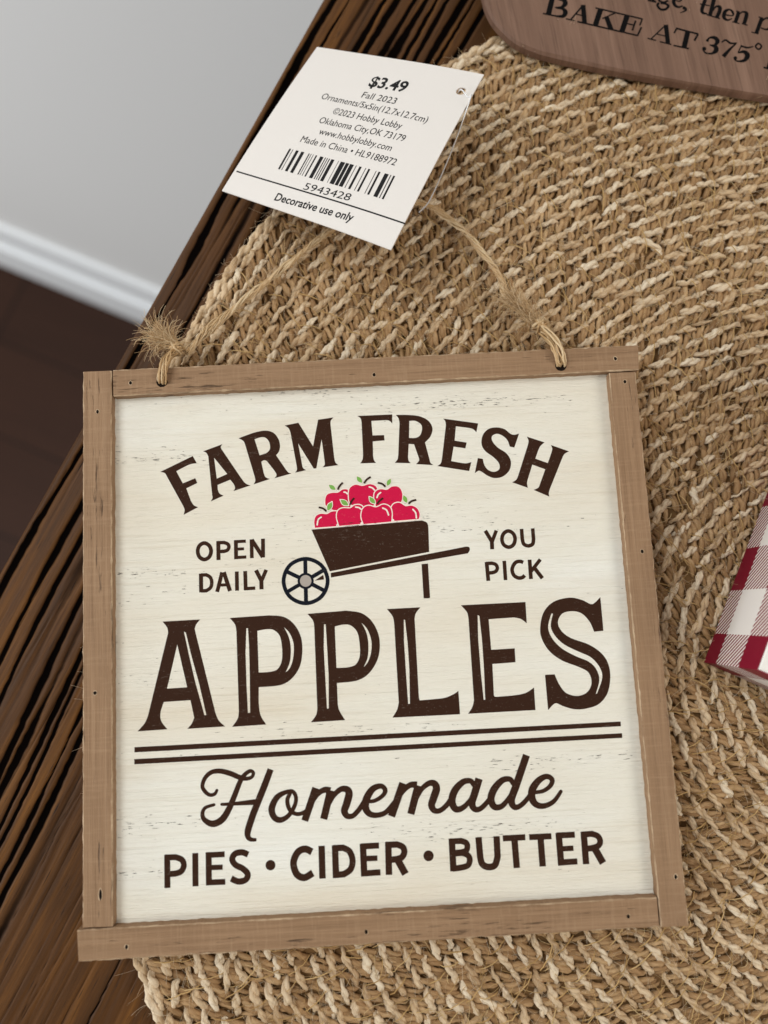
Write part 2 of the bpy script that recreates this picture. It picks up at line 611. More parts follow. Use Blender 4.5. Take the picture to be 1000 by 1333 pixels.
def two_ply(P, R, tint, turns=1.15, sides=8):
    """a yarn of two plies twisted round each other, with short hairs standing off it"""
    m, n, _ = P.shape
    T = np.gradient(P, axis=1)
    T /= np.linalg.norm(T, axis=2, keepdims=True) + 1e-12
    B = np.cross(T, (0, 0, 1.0))
    B /= np.linalg.norm(B, axis=2, keepdims=True) + 1e-12
    N = np.cross(B, T)
    ph = rng.uniform(0, math.pi, (m, 1)) + np.linspace(0, 1, n)[None, :] * math.pi * 2 * turns * rng.uniform(0.8, 1.2, (m, 1))
    for k_ in (0, 1):
        a = ph + k_ * math.pi
        off = 0.46 * R[..., None] * (np.cos(a)[..., None] * B + np.sin(a)[..., None] * N)
        light.add(P + off + rng.normal(0, 0.03, P.shape), R * 0.66 * (1 + rng.normal(0, 0.07, R.shape)), sides, np.clip(tint + rng.normal(0, 0.06, m), 0, 1), 0.06, 1.0)
    q = 5
    for _ in range(12):
        i0 = rng.integers(1, n - 1, m)
        a = rng.uniform(0.1, 3.04, m)
        sel = np.arange(m)
        nd = np.cos(a)[:, None] * B[sel, i0] + np.sin(a)[:, None] * N[sel, i0]
        d = T[sel, i0] * rng.choice([-1, 1], m)[:, None] * rng.uniform(0.4, 1.3, (m, 1)) + nd * rng.uniform(0.2, 0.8, (m, 1)) + rng.normal(0, 0.35, (m, 3))
        d /= np.linalg.norm(d, axis=1, keepdims=True)
        p = P[sel, i0] + nd * R[sel, i0][:, None] * 0.9
        ln_ = rng.gamma(3, 0.55, m) + 0.5
        s_ = np.linspace(0, 1, q)
        H = p[:, None, :] + d[:, None, :] * (s_[None, :] * ln_[:, None])[..., None] + rng.normal(0, 0.35, (m, 1, 3)) * (s_ ** 2)[None, :, None] * ln_[:, None, None]
        H[:, :, 2] = np.maximum(H[:, :, 2], -Z0 + 3.0)
        fuzz.add(H, np.full((m, q), 0.036) * rng.uniform(0.6, 1.4, (m, 1)), 3, rng.uniform(0.3, 1, m))


k = 0
r0 = MR - 4.2
PITCH = 3.7
while r0 > 6:
    n = max(8, int(round(2 * math.pi * r0 / 5.0)))
    th = (np.arange(n) + rng.uniform() + rng.normal(0, 0.12, n)) / n * 2 * math.pi
    rr = r0 + smooth_noise(n, 9, 0.25) + rng.normal(0, 0.22, n)
    one = np.ones(n)
    P, R = stitches(rr + 0.7, th, 6.1 * one + rng.normal(0, 0.8, n), np.radians(18 + rng.normal(0, 7, n) + (rng.random(n) < 0.06) * rng.normal(0, 22, n)),
                    0.80 + rng.normal(0, 0.13, n), 4.95 + rng.normal(0, 0.25, n), 3.6 + rng.normal(0, 0.25, n), 13, -0.3)
    two_ply(P, R, rng.normal(0.62, 0.21, n))
    for off in (0.0, 0.25, 0.5, 0.75):
        P, R = stitches(rr - 1.1 + rng.normal(0, 0.25, n), th + (off + rng.normal(0, 0.07, n)) / n * 2 * math.pi,
                        5.0 + rng.normal(0, 0.6, n), np.radians(-52 + rng.normal(0, 10, n)),
                        0.55 + rng.normal(0, 0.09, n), 4.45 + rng.normal(0, 0.3, n), 3.4 * one, 7, 0.1)
        dark.add(P, R, 10, np.clip(rng.normal(0.5, 0.24, n), 0, 1), 0.16, 1.3)
    r0 -= PITCH
    k += 1
# rim: thicker yarn following the edge
n = int(2 * math.pi * MR / 6.6)
th = (np.arange(n) + rng.normal(0, 0.08, n)) / n * 2 * math.pi
P, R = stitches(MR - 1.5 + smooth_noise(n, 5, 0.25), th, 10.5 + rng.normal(0, 0.6, n), np.radians(8 + rng.normal(0, 4, n)),
                1.22 + rng.normal(0, 0.10, n), 3.6 + rng.normal(0, 0.3, n), 2.4 + rng.normal(0, 0.2, n), 13, -0.2)
two_ply(P, R, rng.normal(0.45, 0.2, n), 1.4)
keep(fuzz.build('fuzz', M['jute_light']), placemat)
keep(light.build('pale_yarn', M['jute_light']), placemat)
keep(dark.build('brown_yarn', M['jute_dark']), placemat)
# backing cloth
nb = 160
ring = [(MC[0] + (MR - 2.4) * math.cos(i / nb * 2 * math.pi), MC[1] + (MR - 2.4) * math.sin(i / nb * 2 * math.pi)) for i in range(nb)]
bv = [W(x, y, -Z0 + 0.3) for x, y in ring] + [W(x, y, -Z0 + 3.5) for x, y in ring]
bf = [tuple(range(nb, 2 * nb)), tuple(reversed(range(nb)))] + [(i, (i + 1) % nb, nb + (i + 1) % nb, nb + i) for i in range(nb)]
keep(mesh_obj('backing', bv, bf, M['matbase']), placemat)
# loose hairs and the sewing thread
hair = Tubes()
nh = 7000
r = MR * np.sqrt(rng.uniform(0, 0.965, nh))
th = rng.uniform(0, 2 * math.pi, nh)
c = polar(r, th)
ang = rng.uniform(0, 2 * math.pi, nh)
L = rng.gamma(3.0, 1.6, nh) + 1.5
s = np.linspace(0, 1, 7)
curl = rng.normal(0, 1.1, nh)
hd = ang[:, None] + curl[:, None] * s[None, :] + np.cumsum(rng.normal(0, 0.16, (nh, 7)), 1)
st = np.stack([np.cos(hd), np.sin(hd)], -1) * (L / 6)[:, None, None]
P = np.zeros((nh, 7, 3))
P[:, :, :2] = c[:, None, :] + np.cumsum(st, 1)
P[:, :, 2] = 4.8 + np.sin(s * math.pi)[None, :] * rng.uniform(0.6, 1.9, nh)[:, None] - Z0
hair.add(P, np.clip(rng.normal(0.05, 0.015, nh), 0.025, 0.1)[:, None] * np.ones(7), 4, rng.uniform(0, 1, nh))
r0 = MR - 4.2 - PITCH
while r0 > 12:
    n = int(2 * math.pi * r0 / 8.5)
    th = (np.arange(n) + rng.normal(0, 0.12, n)) / n * 2 * math.pi
    al = np.where(rng.random(n) < 0.6, -72.0, 78.0) + rng.normal(0, 9, n)
    P, R = stitches(r0 + rng.normal(0, 0.5, n), th, rng.uniform(4.5, 8.0, n), np.radians(al), 0.13 * np.ones(n), 6.05 + rng.normal(0, 0.15, n), 4.6 * np.ones(n), 7)
    hair.add(P, np.full((n, 7), 0.12) * rng.uniform(0.75, 1.2, (n, 1)), 5, rng.uniform(0.1, 0.7, n))
    r0 -= PITCH
keep(hair.build('loose_fibres', M['straw']), placemat)

# ---------------------------------------------------------------- the hanging sign
sign = empty('hanging_sign', W(0, 0, -9.8))
tag(sign, 'square white wooden sign in brown frame lettered FARM FRESH APPLES, lying on woven mat', 'sign')


def child(o, p=sign):
    keep(o, p)
    return o


def sub(o, part):
    """third level: parts sit under an Empty that is already placed, so undo that offset"""
    o.parent = part
    o.matrix_parent_inverse = part.matrix_parent_inverse.inverted() @ part.parent.matrix_basis.inverted() @ Matrix.Identity(4)
    o.matrix_parent_inverse = Matrix.Identity(4)
    return o


def bar(name, q, along, mats, ztop=0.0, zbot=-9.7, n=110, seed=1):
    """frame bar through four top corners (start-left, start-right, end-right, end-left)"""
    r_ = np.random.default_rng(seed)
    q = [np.array(p, float) for p in q]
    V, F, FM = [], [], []
    prof = []
    for i in range(n + 1):
        u = i / n
        lft, rgt = q[0] * (1 - u) + q[3] * u, q[1] * (1 - u) + q[2] * u
        d = (rgt - lft) / np.linalg.norm(rgt - lft)
        j = r_.normal(0, 0.05, 4)
        ch = 0.17 + abs(r_.normal(0, 0.06))
        ch2 = 0.17 + abs(r_.normal(0, 0.08))
        zt = ztop + r_.normal(0, 0.015)
        row = [(*(lft + d * j[0]), zbot), (*(lft + d * j[0]), zt - ch), (*(lft + d * (ch + j[1])), zt),
               (*(rgt - d * (ch2 + j[2])), zt), (*(rgt + d * j[3]), zt - ch2), (*(rgt + d * j[3]), zbot)]
        prof.append(row)
        V += row
    for i in range(n):
        o = i * 6
        for k2 in range(5):
            F.append((o + k2, o + k2 + 1, o + 7 + k2, o + 6 + k2))
            FM.append(1 if k2 in (1, 3) else 0)
        F.append((o + 5, o, o + 6, o + 11))
        FM.append(0)
    F.append(tuple(range(6)))
    F.append(tuple(reversed(range(n * 6, n * 6 + 6))))
    FM += [0, 0]
    o = mesh_obj(name, [W(*v) for v in V], F, mats, None, FM)
    return child(o)


# corners in mm; each listed so that the first pair is one end of the bar
BARS = {
    'left': ([(0.10, 6.55), (6.41, 6.42), (6.52, 126.30), (0.02, 126.33)], 'y'),
    'top': ([(6.85, 126.45), (6.93, 120.24), (127.39, 120.75), (127.75, 126.70)], 'x'),
    'right': ([(120.72, 0.30), (126.60, 0.22), (126.62, 120.30), (120.44, 120.36)], 'y'),
    'bottom': ([(-1.00, 6.12), (-0.65, -0.14), (120.36, 0.34), (120.42, 6.24)], 'x'),
}
bars = {}
for i, (kname, (q, al)) in enumerate(BARS.items()):
    bars[kname] = bar('frame_bar', q, al, [M['bar' + al], M['edge' + al]], seed=i + 3)

PZ = -2.446
panel = child(mesh_obj('panel', [W(x, y, z) for z in (-6.5, PZ) for x, y in ((3, 3), (124, 3), (124, 123.5), (3, 123.5))], BOXF, M['panel']))


def blob(cx, cy, rx, ry, z, n=14, seed=0, jag=0.12):
    r_ = np.random.default_rng(seed)
    k2 = [(cx + rx * (1 + r_.normal(0, jag)) * math.cos(i / n * 6.2832), cy + ry * (1 + r_.normal(0, jag)) * math.sin(i / n * 6.2832), z) for i in range(n)]
    return k2


# nail holes: shade of each pit painted as a flat disc, raised splintered lip
NAILS = [('left', 3.32, 116.78), ('top', 10.84, 123.17), ('top', 66.48, 122.45), ('top', 122.18, 123.65), ('right', 123.9, 118.08),
         ('right', 124.19, 78.98), ('right', 124.8, 10.1), ('bottom', 114.07, 2.75), ('bottom', 59.11, 2.61), ('bottom', 9.27, 2.31),
         ('left', 3.89, 12.79), ('left', 2.78, 54.27)]
for i, (bn, x, y) in enumerate(NAILS):
    ry = 0.42 if i != 10 else 1.1
    b1 = blob(x, y, 0.34, ry, 0.06, 12, i)
    b2 = blob(x, y, 0.50, ry + 0.16, 0.045, 12, i + 50)
    V = [W(*p) for p in b1] + [W(*p) for p in b2]
    F = [tuple(range(12))] + [(j, 12 + j, 12 + (j + 1) % 12, (j + 1) % 12) for j in range(12)]
    o = mesh_obj('nail_hole', V, F, [M['hole'], M['edgex']], None, [0] + [1] * 12)
    sub(o, bars[bn])
for i, (x, y) in enumerate([(18.02, 123.0), (109.48, 122.5)]):
    V = [W(*p) for p in blob(x, y, 1.25, 1.15, 0.05, 20, i + 90, 0.03)]
    sub(mesh_obj('cord_hole', V, [tuple(range(20))], M['hole']), bars['top'])  # flat disc; the dark inside of the cord hole is painted

# ---------------------------------------------------------------- printed artwork (outlines in sign millimetres)
ART = """@ lettering farm
P 0 k|16.72,102.70 24.16,106.03 25.04,104.31 ~23.79,104.19 ~22.53,103.74 20.35,102.68 21.79,99.79 24.64,100.85 25.08,99.72 22.56,98.60 23.53,95.72 ~24.19,94.66 25.16,94.16 21.86,92.56 ~22.10,93.62 21.82,94.55 18.29,101.39 ~17.74,102.35 16.72,102.70
P 0 k|26.53,107.01 30.97,108.46 ~30.59,107.89 30.69,107.42 34.71,100.94 ~35.70,99.46 ~36.48,98.82 37.20,98.60 33.20,97.44 ~33.62,98.11 ~33.35,99.04 32.58,100.12 29.67,99.04 ~29.74,97.84 ~30.13,97.01 30.98,96.51 28.01,95.32 ~28.47,96.06 28.40,96.75 27.69,105.81 ~27.25,106.65 26.53,107.01/29.01,105.40 31.93,101.47 29.52,100.50
P 0 k|34.71,109.68 ~36.56,110.29 ~38.64,110.90 ~40.95,111.18 ~42.76,110.58 ~43.86,109.00 ~44.15,107.46 ~43.89,106.19 43.17,105.29 45.34,101.81 ~45.89,101.13 46.57,100.89 42.62,99.95 ~43.14,100.64 ~42.72,101.66 41.01,104.07 ~40.40,104.26 39.75,103.94 40.20,101.48 ~40.58,100.37 41.59,99.84 37.85,98.77 ~38.28,99.60 38.13,100.65 36.31,107.61 ~35.84,108.92 34.71,109.68/38.37,109.26 ~39.52,109.61 ~40.67,109.60 ~41.56,108.76 ~41.87,107.57 ~41.73,106.64 ~40.90,105.87 39.41,105.47
P 0 k|45.37,112.15 48.54,112.68 51.71,106.96 53.11,113.17 56.68,113.54 ~56.03,112.82 55.92,111.92 56.46,103.92 ~56.70,102.93 57.31,102.32 53.69,101.96 ~54.21,102.52 54.24,103.21 53.74,108.54 52.27,101.80 51.67,101.78 48.32,107.82 49.00,103.12 ~49.22,102.06 49.93,101.49 47.40,101.03 ~47.83,101.66 47.82,102.48 46.67,110.37 ~46.25,111.49 45.37,112.15
@ lettering fresh
P 0 k|62.19,113.63 70.25,113.60 70.14,111.43 ~69.55,112.10 ~68.64,112.31 65.36,112.30 65.47,108.87 68.12,108.82 68.17,107.57 65.45,107.46 65.36,104.08 ~65.54,103.02 65.96,102.41 62.37,102.47 ~62.92,103.38 63.09,104.54 63.09,112.05 ~62.90,113.01 62.19,113.63
P 0 k|71.07,113.44 ~73.77,113.31 ~76.51,112.87 ~78.53,111.67 ~79.34,109.86 ~78.77,108.00 77.43,106.65 78.24,102.64 ~78.42,101.81 79.07,101.27 75.09,101.67 ~75.81,102.40 75.85,102.99 74.89,106.35 73.67,106.48 73.36,103.57 ~73.42,102.64 73.84,101.96 70.24,102.21 ~70.92,102.99 71.16,104.15 71.82,111.40 ~71.65,112.59 71.07,113.44/74.10,111.88 ~75.53,111.81 ~76.75,110.92 ~76.92,109.74 ~76.38,108.35 ~75.31,107.81 73.82,107.88
P 0 k|81.95,112.05 89.94,110.53 89.39,108.46 ~88.75,109.19 ~87.62,109.58 84.76,110.09 84.26,106.75 87.00,106.15 86.62,104.81 83.94,105.36 83.18,102.00 ~85.71,101.41 ~86.74,101.32 87.79,101.55 87.15,99.48 79.96,100.99 ~80.80,101.65 81.18,103.03 82.48,110.49 ~82.37,111.44 81.95,112.05
P 0 k|99.22,107.68 97.88,104.45 96.86,104.73 ~96.39,106.28 ~95.32,107.39 ~94.08,107.88 ~92.96,107.39 ~92.93,106.21 ~94.09,104.63 ~95.95,103.21 ~96.85,101.34 ~96.40,99.27 ~94.76,97.84 ~92.80,97.58 ~91.24,98.24 ~89.93,99.23 ~89.26,99.43 88.40,98.91 89.34,102.41 90.47,102.16 ~90.72,100.71 ~91.55,99.50 ~92.90,99.02 ~94.08,99.61 ~94.07,101.01 ~92.90,102.47 ~91.16,103.95 ~90.40,105.63 ~90.84,107.73 ~92.20,109.07 ~94.07,109.39 ~95.89,108.90 ~97.19,107.77 ~98.09,107.45 99.22,107.68
P 0 k|100.95,106.87 104.92,105.34 ~103.88,104.49 103.35,103.58 102.51,101.63 105.30,100.45 106.28,102.74 ~106.59,103.78 106.32,104.66 110.38,102.96 ~109.25,102.36 108.58,101.22 105.28,94.41 ~104.98,93.50 105.03,92.69 101.57,94.41 ~102.69,94.88 103.22,95.90 104.61,99.04 101.72,100.27 100.44,96.96 ~100.19,96.05 100.29,94.95 96.80,96.40 ~97.80,96.97 98.34,97.99 101.03,104.87 ~101.27,105.91 100.95,106.87
@ lettering apples
P 0 k|16.79,68.84 25.17,68.90 ~24.24,67.81 23.92,66.88 24.09,66.04 28.13,48.48 ~28.80,46.83 30.18,45.46 21.93,45.37 ~22.93,46.45 23.47,47.68 22.73,51.45 16.89,51.37 ~16.16,49.20 ~16.26,47.36 17.59,45.50 11.09,45.38 ~12.62,46.97 13.39,48.54 18.03,66.35 ~17.80,67.54 16.79,68.84/20.01,63.65 22.05,54.26 17.63,54.20/21.53,66.41 21.95,66.15 22.95,61.63 24.72,54.77 26.13,48.12 25.73,48.07 23.79,55.51 22.47,61.65
P 0 k|31.72,68.89 40.46,69.05 ~43.79,68.53 ~46.12,66.63 ~47.45,63.73 ~47.57,60.42 ~46.87,57.41 ~45.01,54.94 ~42.36,53.68 37.74,53.50 37.65,50.22 ~37.82,48.13 ~38.26,46.85 39.16,45.42 31.71,45.30 ~32.97,47.00 33.25,48.59 33.15,65.86 ~32.88,67.41 31.72,68.89/37.78,65.75 ~39.65,66.01 ~41.31,65.81 ~42.70,64.44 ~43.14,61.82 ~43.00,59.01 ~42.00,57.19 ~40.32,56.69 37.83,56.66/35.36,66.46 35.72,66.44 35.86,62.89 35.85,56.34 35.71,48.12 35.23,48.08 35.08,54.05 35.05,61.05/43.72,66.28 ~44.98,64.79 ~45.74,62.40 ~45.51,59.36 ~44.73,57.29 43.75,56.40 ~44.64,58.23 ~45.01,60.08 ~45.02,62.43 ~44.61,64.34
P 0 k|49.03,68.95 57.72,69.23 ~61.05,68.52 ~63.36,66.50 ~64.65,63.47 ~64.74,60.40 ~63.89,57.63 ~61.86,55.04 ~59.19,53.78 54.96,53.53 54.96,50.16 ~55.14,47.85 56.41,45.48 48.92,45.40 ~50.10,46.84 50.44,48.31 50.44,65.84 ~50.22,67.39 49.03,68.95/54.99,65.85 ~56.87,66.18 ~58.54,65.91 ~59.91,64.42 ~60.33,62.04 ~60.27,59.22 ~59.35,57.39 ~57.66,56.82 55.00,56.79/52.62,66.49 53.00,66.42 53.12,60.99 53.20,55.13 52.94,48.14 52.56,48.09 52.46,54.47 52.36,61.02/60.96,66.38 ~62.20,64.90 ~62.97,62.38 ~62.80,59.79 ~61.99,57.72 60.98,56.65 ~61.90,58.43 ~62.24,60.53 ~62.22,62.65 ~61.83,64.56
P 0 k|66.78,69.13 74.27,69.14 ~73.21,67.93 72.83,66.72 72.83,50.82 ~72.85,49.62 72.97,48.86 ~76.02,48.97 ~78.47,49.14 ~80.34,49.74 81.61,50.47 81.66,45.45 66.80,45.48 ~67.90,47.10 68.35,48.66 68.24,65.53 ~67.99,67.37 66.78,69.13/70.42,66.60 70.70,66.52 71.00,61.33 71.07,55.90 70.80,48.24 70.40,48.26 70.30,53.93 70.21,61.98
P 0 k|83.32,69.15 97.83,69.15 97.78,64.42 ~96.50,65.46 94.99,65.86 89.33,65.75 89.44,59.02 94.68,59.08 94.65,56.04 89.49,55.91 89.37,49.54 ~89.44,48.95 89.86,48.78 ~93.77,48.90 ~96.40,49.29 98.32,50.36 98.28,45.51 83.42,45.46 ~84.44,46.84 84.90,48.29 84.85,66.04 ~84.58,67.57 83.32,69.15/86.94,66.80 87.32,66.56 87.55,61.15 87.56,54.73 87.40,48.27 87.06,48.29 86.84,53.70 86.71,61.62
P 0 k|114.70,69.43 114.74,61.93 112.65,61.82 ~111.85,64.02 ~110.25,65.95 ~108.11,66.60 ~105.87,66.17 ~104.74,64.38 ~105.35,62.40 ~107.40,60.68 ~111.21,59.09 ~113.88,57.02 ~115.19,54.60 ~115.36,51.61 ~114.41,48.26 ~112.27,46.05 ~109.38,45.24 ~106.79,45.27 ~104.47,46.02 ~103.01,46.73 ~102.11,46.35 101.06,45.31 100.96,52.97 103.11,52.97 ~103.97,50.70 ~105.34,48.83 ~107.67,48.07 ~109.89,48.70 ~111.09,50.55 ~110.68,52.91 ~108.62,54.29 ~105.04,55.86 ~102.38,58.03 ~100.85,60.90 ~100.72,63.50 ~101.74,66.70 ~104.11,68.87 ~107.70,69.63 ~110.51,68.98 ~112.41,67.95 ~113.43,68.29 114.70,69.43/103.42,66.29 ~102.47,63.41 ~103.15,60.89 ~105.15,58.53 ~108.16,56.67 ~110.89,55.35 ~112.38,53.68 ~112.90,51.31 111.85,48.28 112.14,48.38 ~113.58,51.70 ~113.18,54.06 ~111.41,56.29 ~108.69,57.71 ~105.76,59.36 ~103.85,61.40 ~103.08,63.59 103.79,66.27
@ lettering open
S 0 k 0.87|~26.41,85.91 ~27.50,85.27 ~27.90,84.01 ~27.45,82.73 ~26.34,82.21 ~25.27,82.84 ~24.90,84.15 ~25.32,85.37 ~26.41,85.91
S 0 k 0.91|29.56,86.22 29.52,81.92
S 1 k 0.80|29.32,85.85 30.84,85.81 ~31.65,85.44 ~31.92,84.76 ~31.56,84.07 30.80,83.82 29.56,83.83
S 0 k 0.88|33.52,86.21 33.47,81.92
S 1 k 0.72|33.13,85.89 35.75,85.89
S 2 k 0.65|33.56,84.18 35.31,84.18
S 3 k 0.72|33.14,82.30 35.76,82.30
S 0 k 0.84|37.04,86.23 37.02,81.99
S 1 k 0.88|39.63,86.26 39.53,82.00
S 2 k 0.91|37.08,86.14 39.49,82.10
S 0 k 0.91|25.53,79.08 25.51,74.88
S 1 k 0.79|25.48,78.75 26.71,78.74 ~27.59,78.13 ~27.91,76.98 ~27.60,75.83 26.64,75.20 25.51,75.21
S 0 k 0.87|30.26,79.13 29.07,74.81
S 1 k 0.91|30.64,79.15 31.94,74.86
S 2 k 0.68|29.59,76.29 31.48,76.29
S 0 k 0.87|33.55,79.16 33.52,74.86
S 0 k 0.87|35.43,79.16 35.45,74.87
S 1 k 0.76|35.14,75.21 37.59,75.24
S 0 k 0.91|37.85,79.23 39.05,76.71
S 1 k 0.83|40.15,79.21 39.01,76.71
S 2 k 0.91|38.99,77.19 38.98,74.89
@ lettering you
S 0 k 0.87|89.91,85.61 91.29,82.98
S 1 k 0.80|92.42,85.54 91.27,82.98
S 2 k 0.90|91.25,83.41 91.19,81.32
S 0 k 0.84|~95.08,85.29 ~96.17,84.66 ~96.53,83.42 ~96.07,82.13 ~94.99,81.61 ~93.90,82.20 ~93.55,83.44 ~93.98,84.68 ~95.08,85.29
S 0 k 0.84|98.16,85.61 98.16,83.34 ~98.43,82.15 ~99.44,81.69 ~100.43,82.09 100.70,83.21 100.69,85.61
S 0 k 0.87|89.73,78.53 89.84,74.26
S 1 k 0.80|89.62,78.19 90.92,78.18 ~91.77,77.82 ~92.06,77.03 ~91.66,76.32 90.86,76.05 89.82,76.04
S 0 k 0.83|93.73,78.59 93.72,74.24
S 0 k 0.83|97.98,78.00 ~97.27,78.28 ~96.21,78.04 ~95.38,76.69 ~95.63,75.30 ~96.57,74.61 ~97.52,74.64 98.11,75.09
S 0 k 0.87|99.46,78.57 99.45,74.20
S 1 k 0.80|101.89,78.50 99.56,75.88
S 2 k 0.87|100.37,76.71 102.03,74.24
@ lettering homemade
S 0 k 0.64 r|28.10,32.10 ~27.61,31.39@0.74 ~26.55,31.24@0.80 ~25.50,32.06@0.85 ~25.00,33.24@0.85 ~25.64,34.87@0.90 ~27.04,35.96@0.96 ~28.91,36.10@1.06 ~31.02,35.50@1.12 ~33.00,34.60@1.06 ~34.45,34.21@0.85 ~35.66,34.49@0.75 ~36.08,35.32@0.75 ~35.42,35.79@0.80 ~34.34,35.20@0.91 ~33.24,33.84@1.06 ~31.84,30.71@1.17 ~30.59,28.09@1.32 ~29.08,26.01@1.43 ~27.09,25.23@1.37 ~25.39,26.08@1.06 ~24.89,27.37@0.85 ~25.52,28.61@0.74 27.43,29.15@0.64
S 1 k 0.64 r|29.10,29.14 31.67,29.13@0.74 36.18,29.26@1.17
S 2 k 1.33|39.83,35.92 38.45,32.67@1.44 35.85,26.93@1.43 ~34.65,23.70@1.42 ~34.53,22.31@1.16 ~35.17,21.60@0.90 36.36,21.46@0.63
S 0 k 0.80 r|~43.93,31.16 ~41.24,30.17@1.22 ~39.85,27.87@1.43 ~40.19,26.07@1.32 ~41.41,25.27@1.22 ~43.01,25.80@1.01 ~44.33,27.26@0.90 ~45.08,29.00@0.85 ~44.92,30.42@0.85 ~43.93,31.16@0.80
S 1 k 0.85 r|~43.92,30.80 ~43.23,29.23@0.90 ~43.67,27.34@0.90 ~45.09,26.33@0.85 ~46.83,26.62@0.85 ~48.46,27.81@0.80
S 2 k 1.56|49.47,31.51 46.83,24.84@1.49
S 1 k 0.66|~47.72,27.08 ~49.62,30.00@1.02 ~51.31,31.01@1.26 ~52.55,30.71@1.56
S 0 k 1.62|52.65,30.85 50.92,24.97@1.55
S 1 k 0.78 r|~52.23,28.00 ~53.35,29.81@1.02 ~54.90,30.97@1.20 ~56.24,30.81@1.44 ~56.59,29.79@1.62 ~55.96,27.80@1.61 ~55.45,26.40@1.49 ~56.00,25.37@1.25 ~57.20,25.33@1.07 ~58.59,26.52@1.07 ~59.86,28.18@1.08
S 2 k 0.72 r|~59.86,28.18 ~61.96,28.18@0.84 ~63.80,29.13@0.90 ~64.46,30.25@1.02 ~63.60,31.18@1.08 ~61.78,30.67@1.38 ~60.34,28.73@1.61 ~60.04,26.88@1.55 ~60.79,25.60@1.31 ~62.41,25.18@1.13 ~64.38,25.71@1.07 ~66.27,27.56@1.08
S 3 k 1.62|68.37,31.55 65.53,24.79@1.55
S 1 k 0.66|~66.73,27.82 ~68.34,29.90@1.02 ~69.90,31.06@1.20 ~71.40,30.99@1.50
S 0 k 1.62|71.63,30.89 69.72,25.03@1.55
S 1 k 0.78 r|~71.25,28.31 ~72.40,30.13@1.02 ~73.97,31.20@1.20 ~75.16,31.08@1.44 ~75.55,29.96@1.62 ~74.77,27.98@1.62 ~74.30,26.63@1.50 ~74.84,25.54@1.25 ~76.12,25.47@1.08 ~77.75,26.68@1.08 ~79.06,28.48@1.02
S 2 k 1.08 r|~83.68,30.46 ~82.98,31.28@1.14 ~81.31,31.07@1.32 ~79.49,29.38@1.56 ~78.76,27.25@1.56 ~79.46,25.58@1.38 ~81.13,25.84@1.14 ~82.98,27.61@0.96 ~84.08,29.72@1.02
S 0 k 1.62|84.93,31.64 83.76,28.58@1.62 ~83.06,26.60@1.56 ~83.64,25.33@1.26 ~85.00,25.49@1.08 ~86.92,27.26@1.02 ~87.94,28.94@0.90
S 2 k 1.08 r|~92.25,30.31 ~91.56,31.19@1.14 ~89.89,31.01@1.32 ~88.02,29.23@1.56 ~87.22,27.25@1.56 ~87.86,25.63@1.38 ~89.51,25.69@1.14 ~91.39,27.61@0.96 ~92.32,29.29@1.02
S 0 k 1.57|95.60,36.05 92.79,29.56@1.62 ~91.64,26.88@1.56 ~92.13,25.38@1.26 ~93.46,25.54@1.08 ~95.32,27.12@1.02 ~96.50,28.79@1.02
S 3 k 0.78 r|~96.60,28.15 ~98.58,28.34@0.84 ~100.25,29.32@0.96 ~100.77,30.60@1.08 ~99.62,31.35@1.14 ~97.85,30.60@1.38 ~96.35,28.80@1.62 ~96.14,26.85@1.56 ~97.07,25.53@1.32 ~98.79,25.27@1.14 ~100.81,26.11@0.96 102.47,28.05@0.78
@ lettering pies
S 0 k 1.28|17.22,19.41 17.19,12.65
S 1 k 1.23|16.79,18.87 19.02,18.81 ~20.35,18.21 ~20.75,17.04 ~20.15,15.88 18.84,15.47 17.17,15.48
S 0 k 1.28|23.21,19.44 23.15,12.68
S 0 k 1.28|26.06,19.43 26.01,12.72
S 1 k 1.17|25.57,18.89 29.48,18.87
S 2 k 1.06|26.08,16.31 29.00,16.27
S 3 k 1.17|25.46,13.33 29.49,13.28
S 0 k 1.28|34.49,18.53 ~33.25,19.05 ~31.71,18.84 ~31.07,17.70 ~31.79,16.55 ~33.30,15.72 ~34.30,14.56 ~33.80,13.45 ~32.27,13.18 30.75,13.87
D 0 k 1.06|39.20,16.13
@ lettering cider
S 0 k 1.45|48.13,18.37 ~46.70,19.04 ~45.12,18.46 ~44.12,16.37 ~44.73,14.04 ~46.32,13.24 48.17,14.09
S 0 k 1.38|50.25,19.51 50.19,12.84
S 0 k 1.38|53.12,19.46 53.08,12.79
S 1 k 1.31|52.75,18.89 54.82,18.88 ~56.17,18.05 ~56.75,16.21 ~56.25,14.43 54.77,13.49 52.70,13.43
S 0 k 1.38|59.11,19.45 59.11,12.80
S 1 k 1.25|58.64,18.94 62.55,18.94
S 2 k 1.11|59.04,16.42 62.08,16.39
S 3 k 1.24|58.56,13.42 62.59,13.47
S 0 k 1.39|64.56,19.50 64.39,12.85
S 1 k 1.32|64.01,18.96 66.43,18.94 ~67.62,18.35 ~67.91,17.27 ~67.26,16.25 65.93,15.93 64.37,15.91
S 2 k 1.52|66.28,16.04 67.91,12.83
D 0 k 1.11|73.05,16.28
@ lettering butter
S 0 k 1.38|78.24,19.55 78.19,12.85
S 1 k 1.24|77.84,18.98 80.21,18.96 ~81.27,18.49 ~81.47,17.58 ~80.80,16.74 78.24,16.57
S 2 k 1.23|78.24,16.46 80.42,16.49 ~81.58,15.84 ~81.79,14.69 ~80.97,13.73 78.04,13.37
S 0 k 1.38|84.00,19.53 84.10,15.54 ~84.44,14.03 ~85.66,13.35 ~87.13,13.65 87.83,15.34 87.90,19.53
S 0 k 1.24|89.22,19.01 94.07,19.00
S 1 k 1.38|91.69,18.95 91.80,12.82
S 0 k 1.24|94.91,18.96 99.72,18.92
S 1 k 1.38|97.34,18.83 97.36,12.84
S 0 k 1.39|101.31,19.50 101.35,12.81
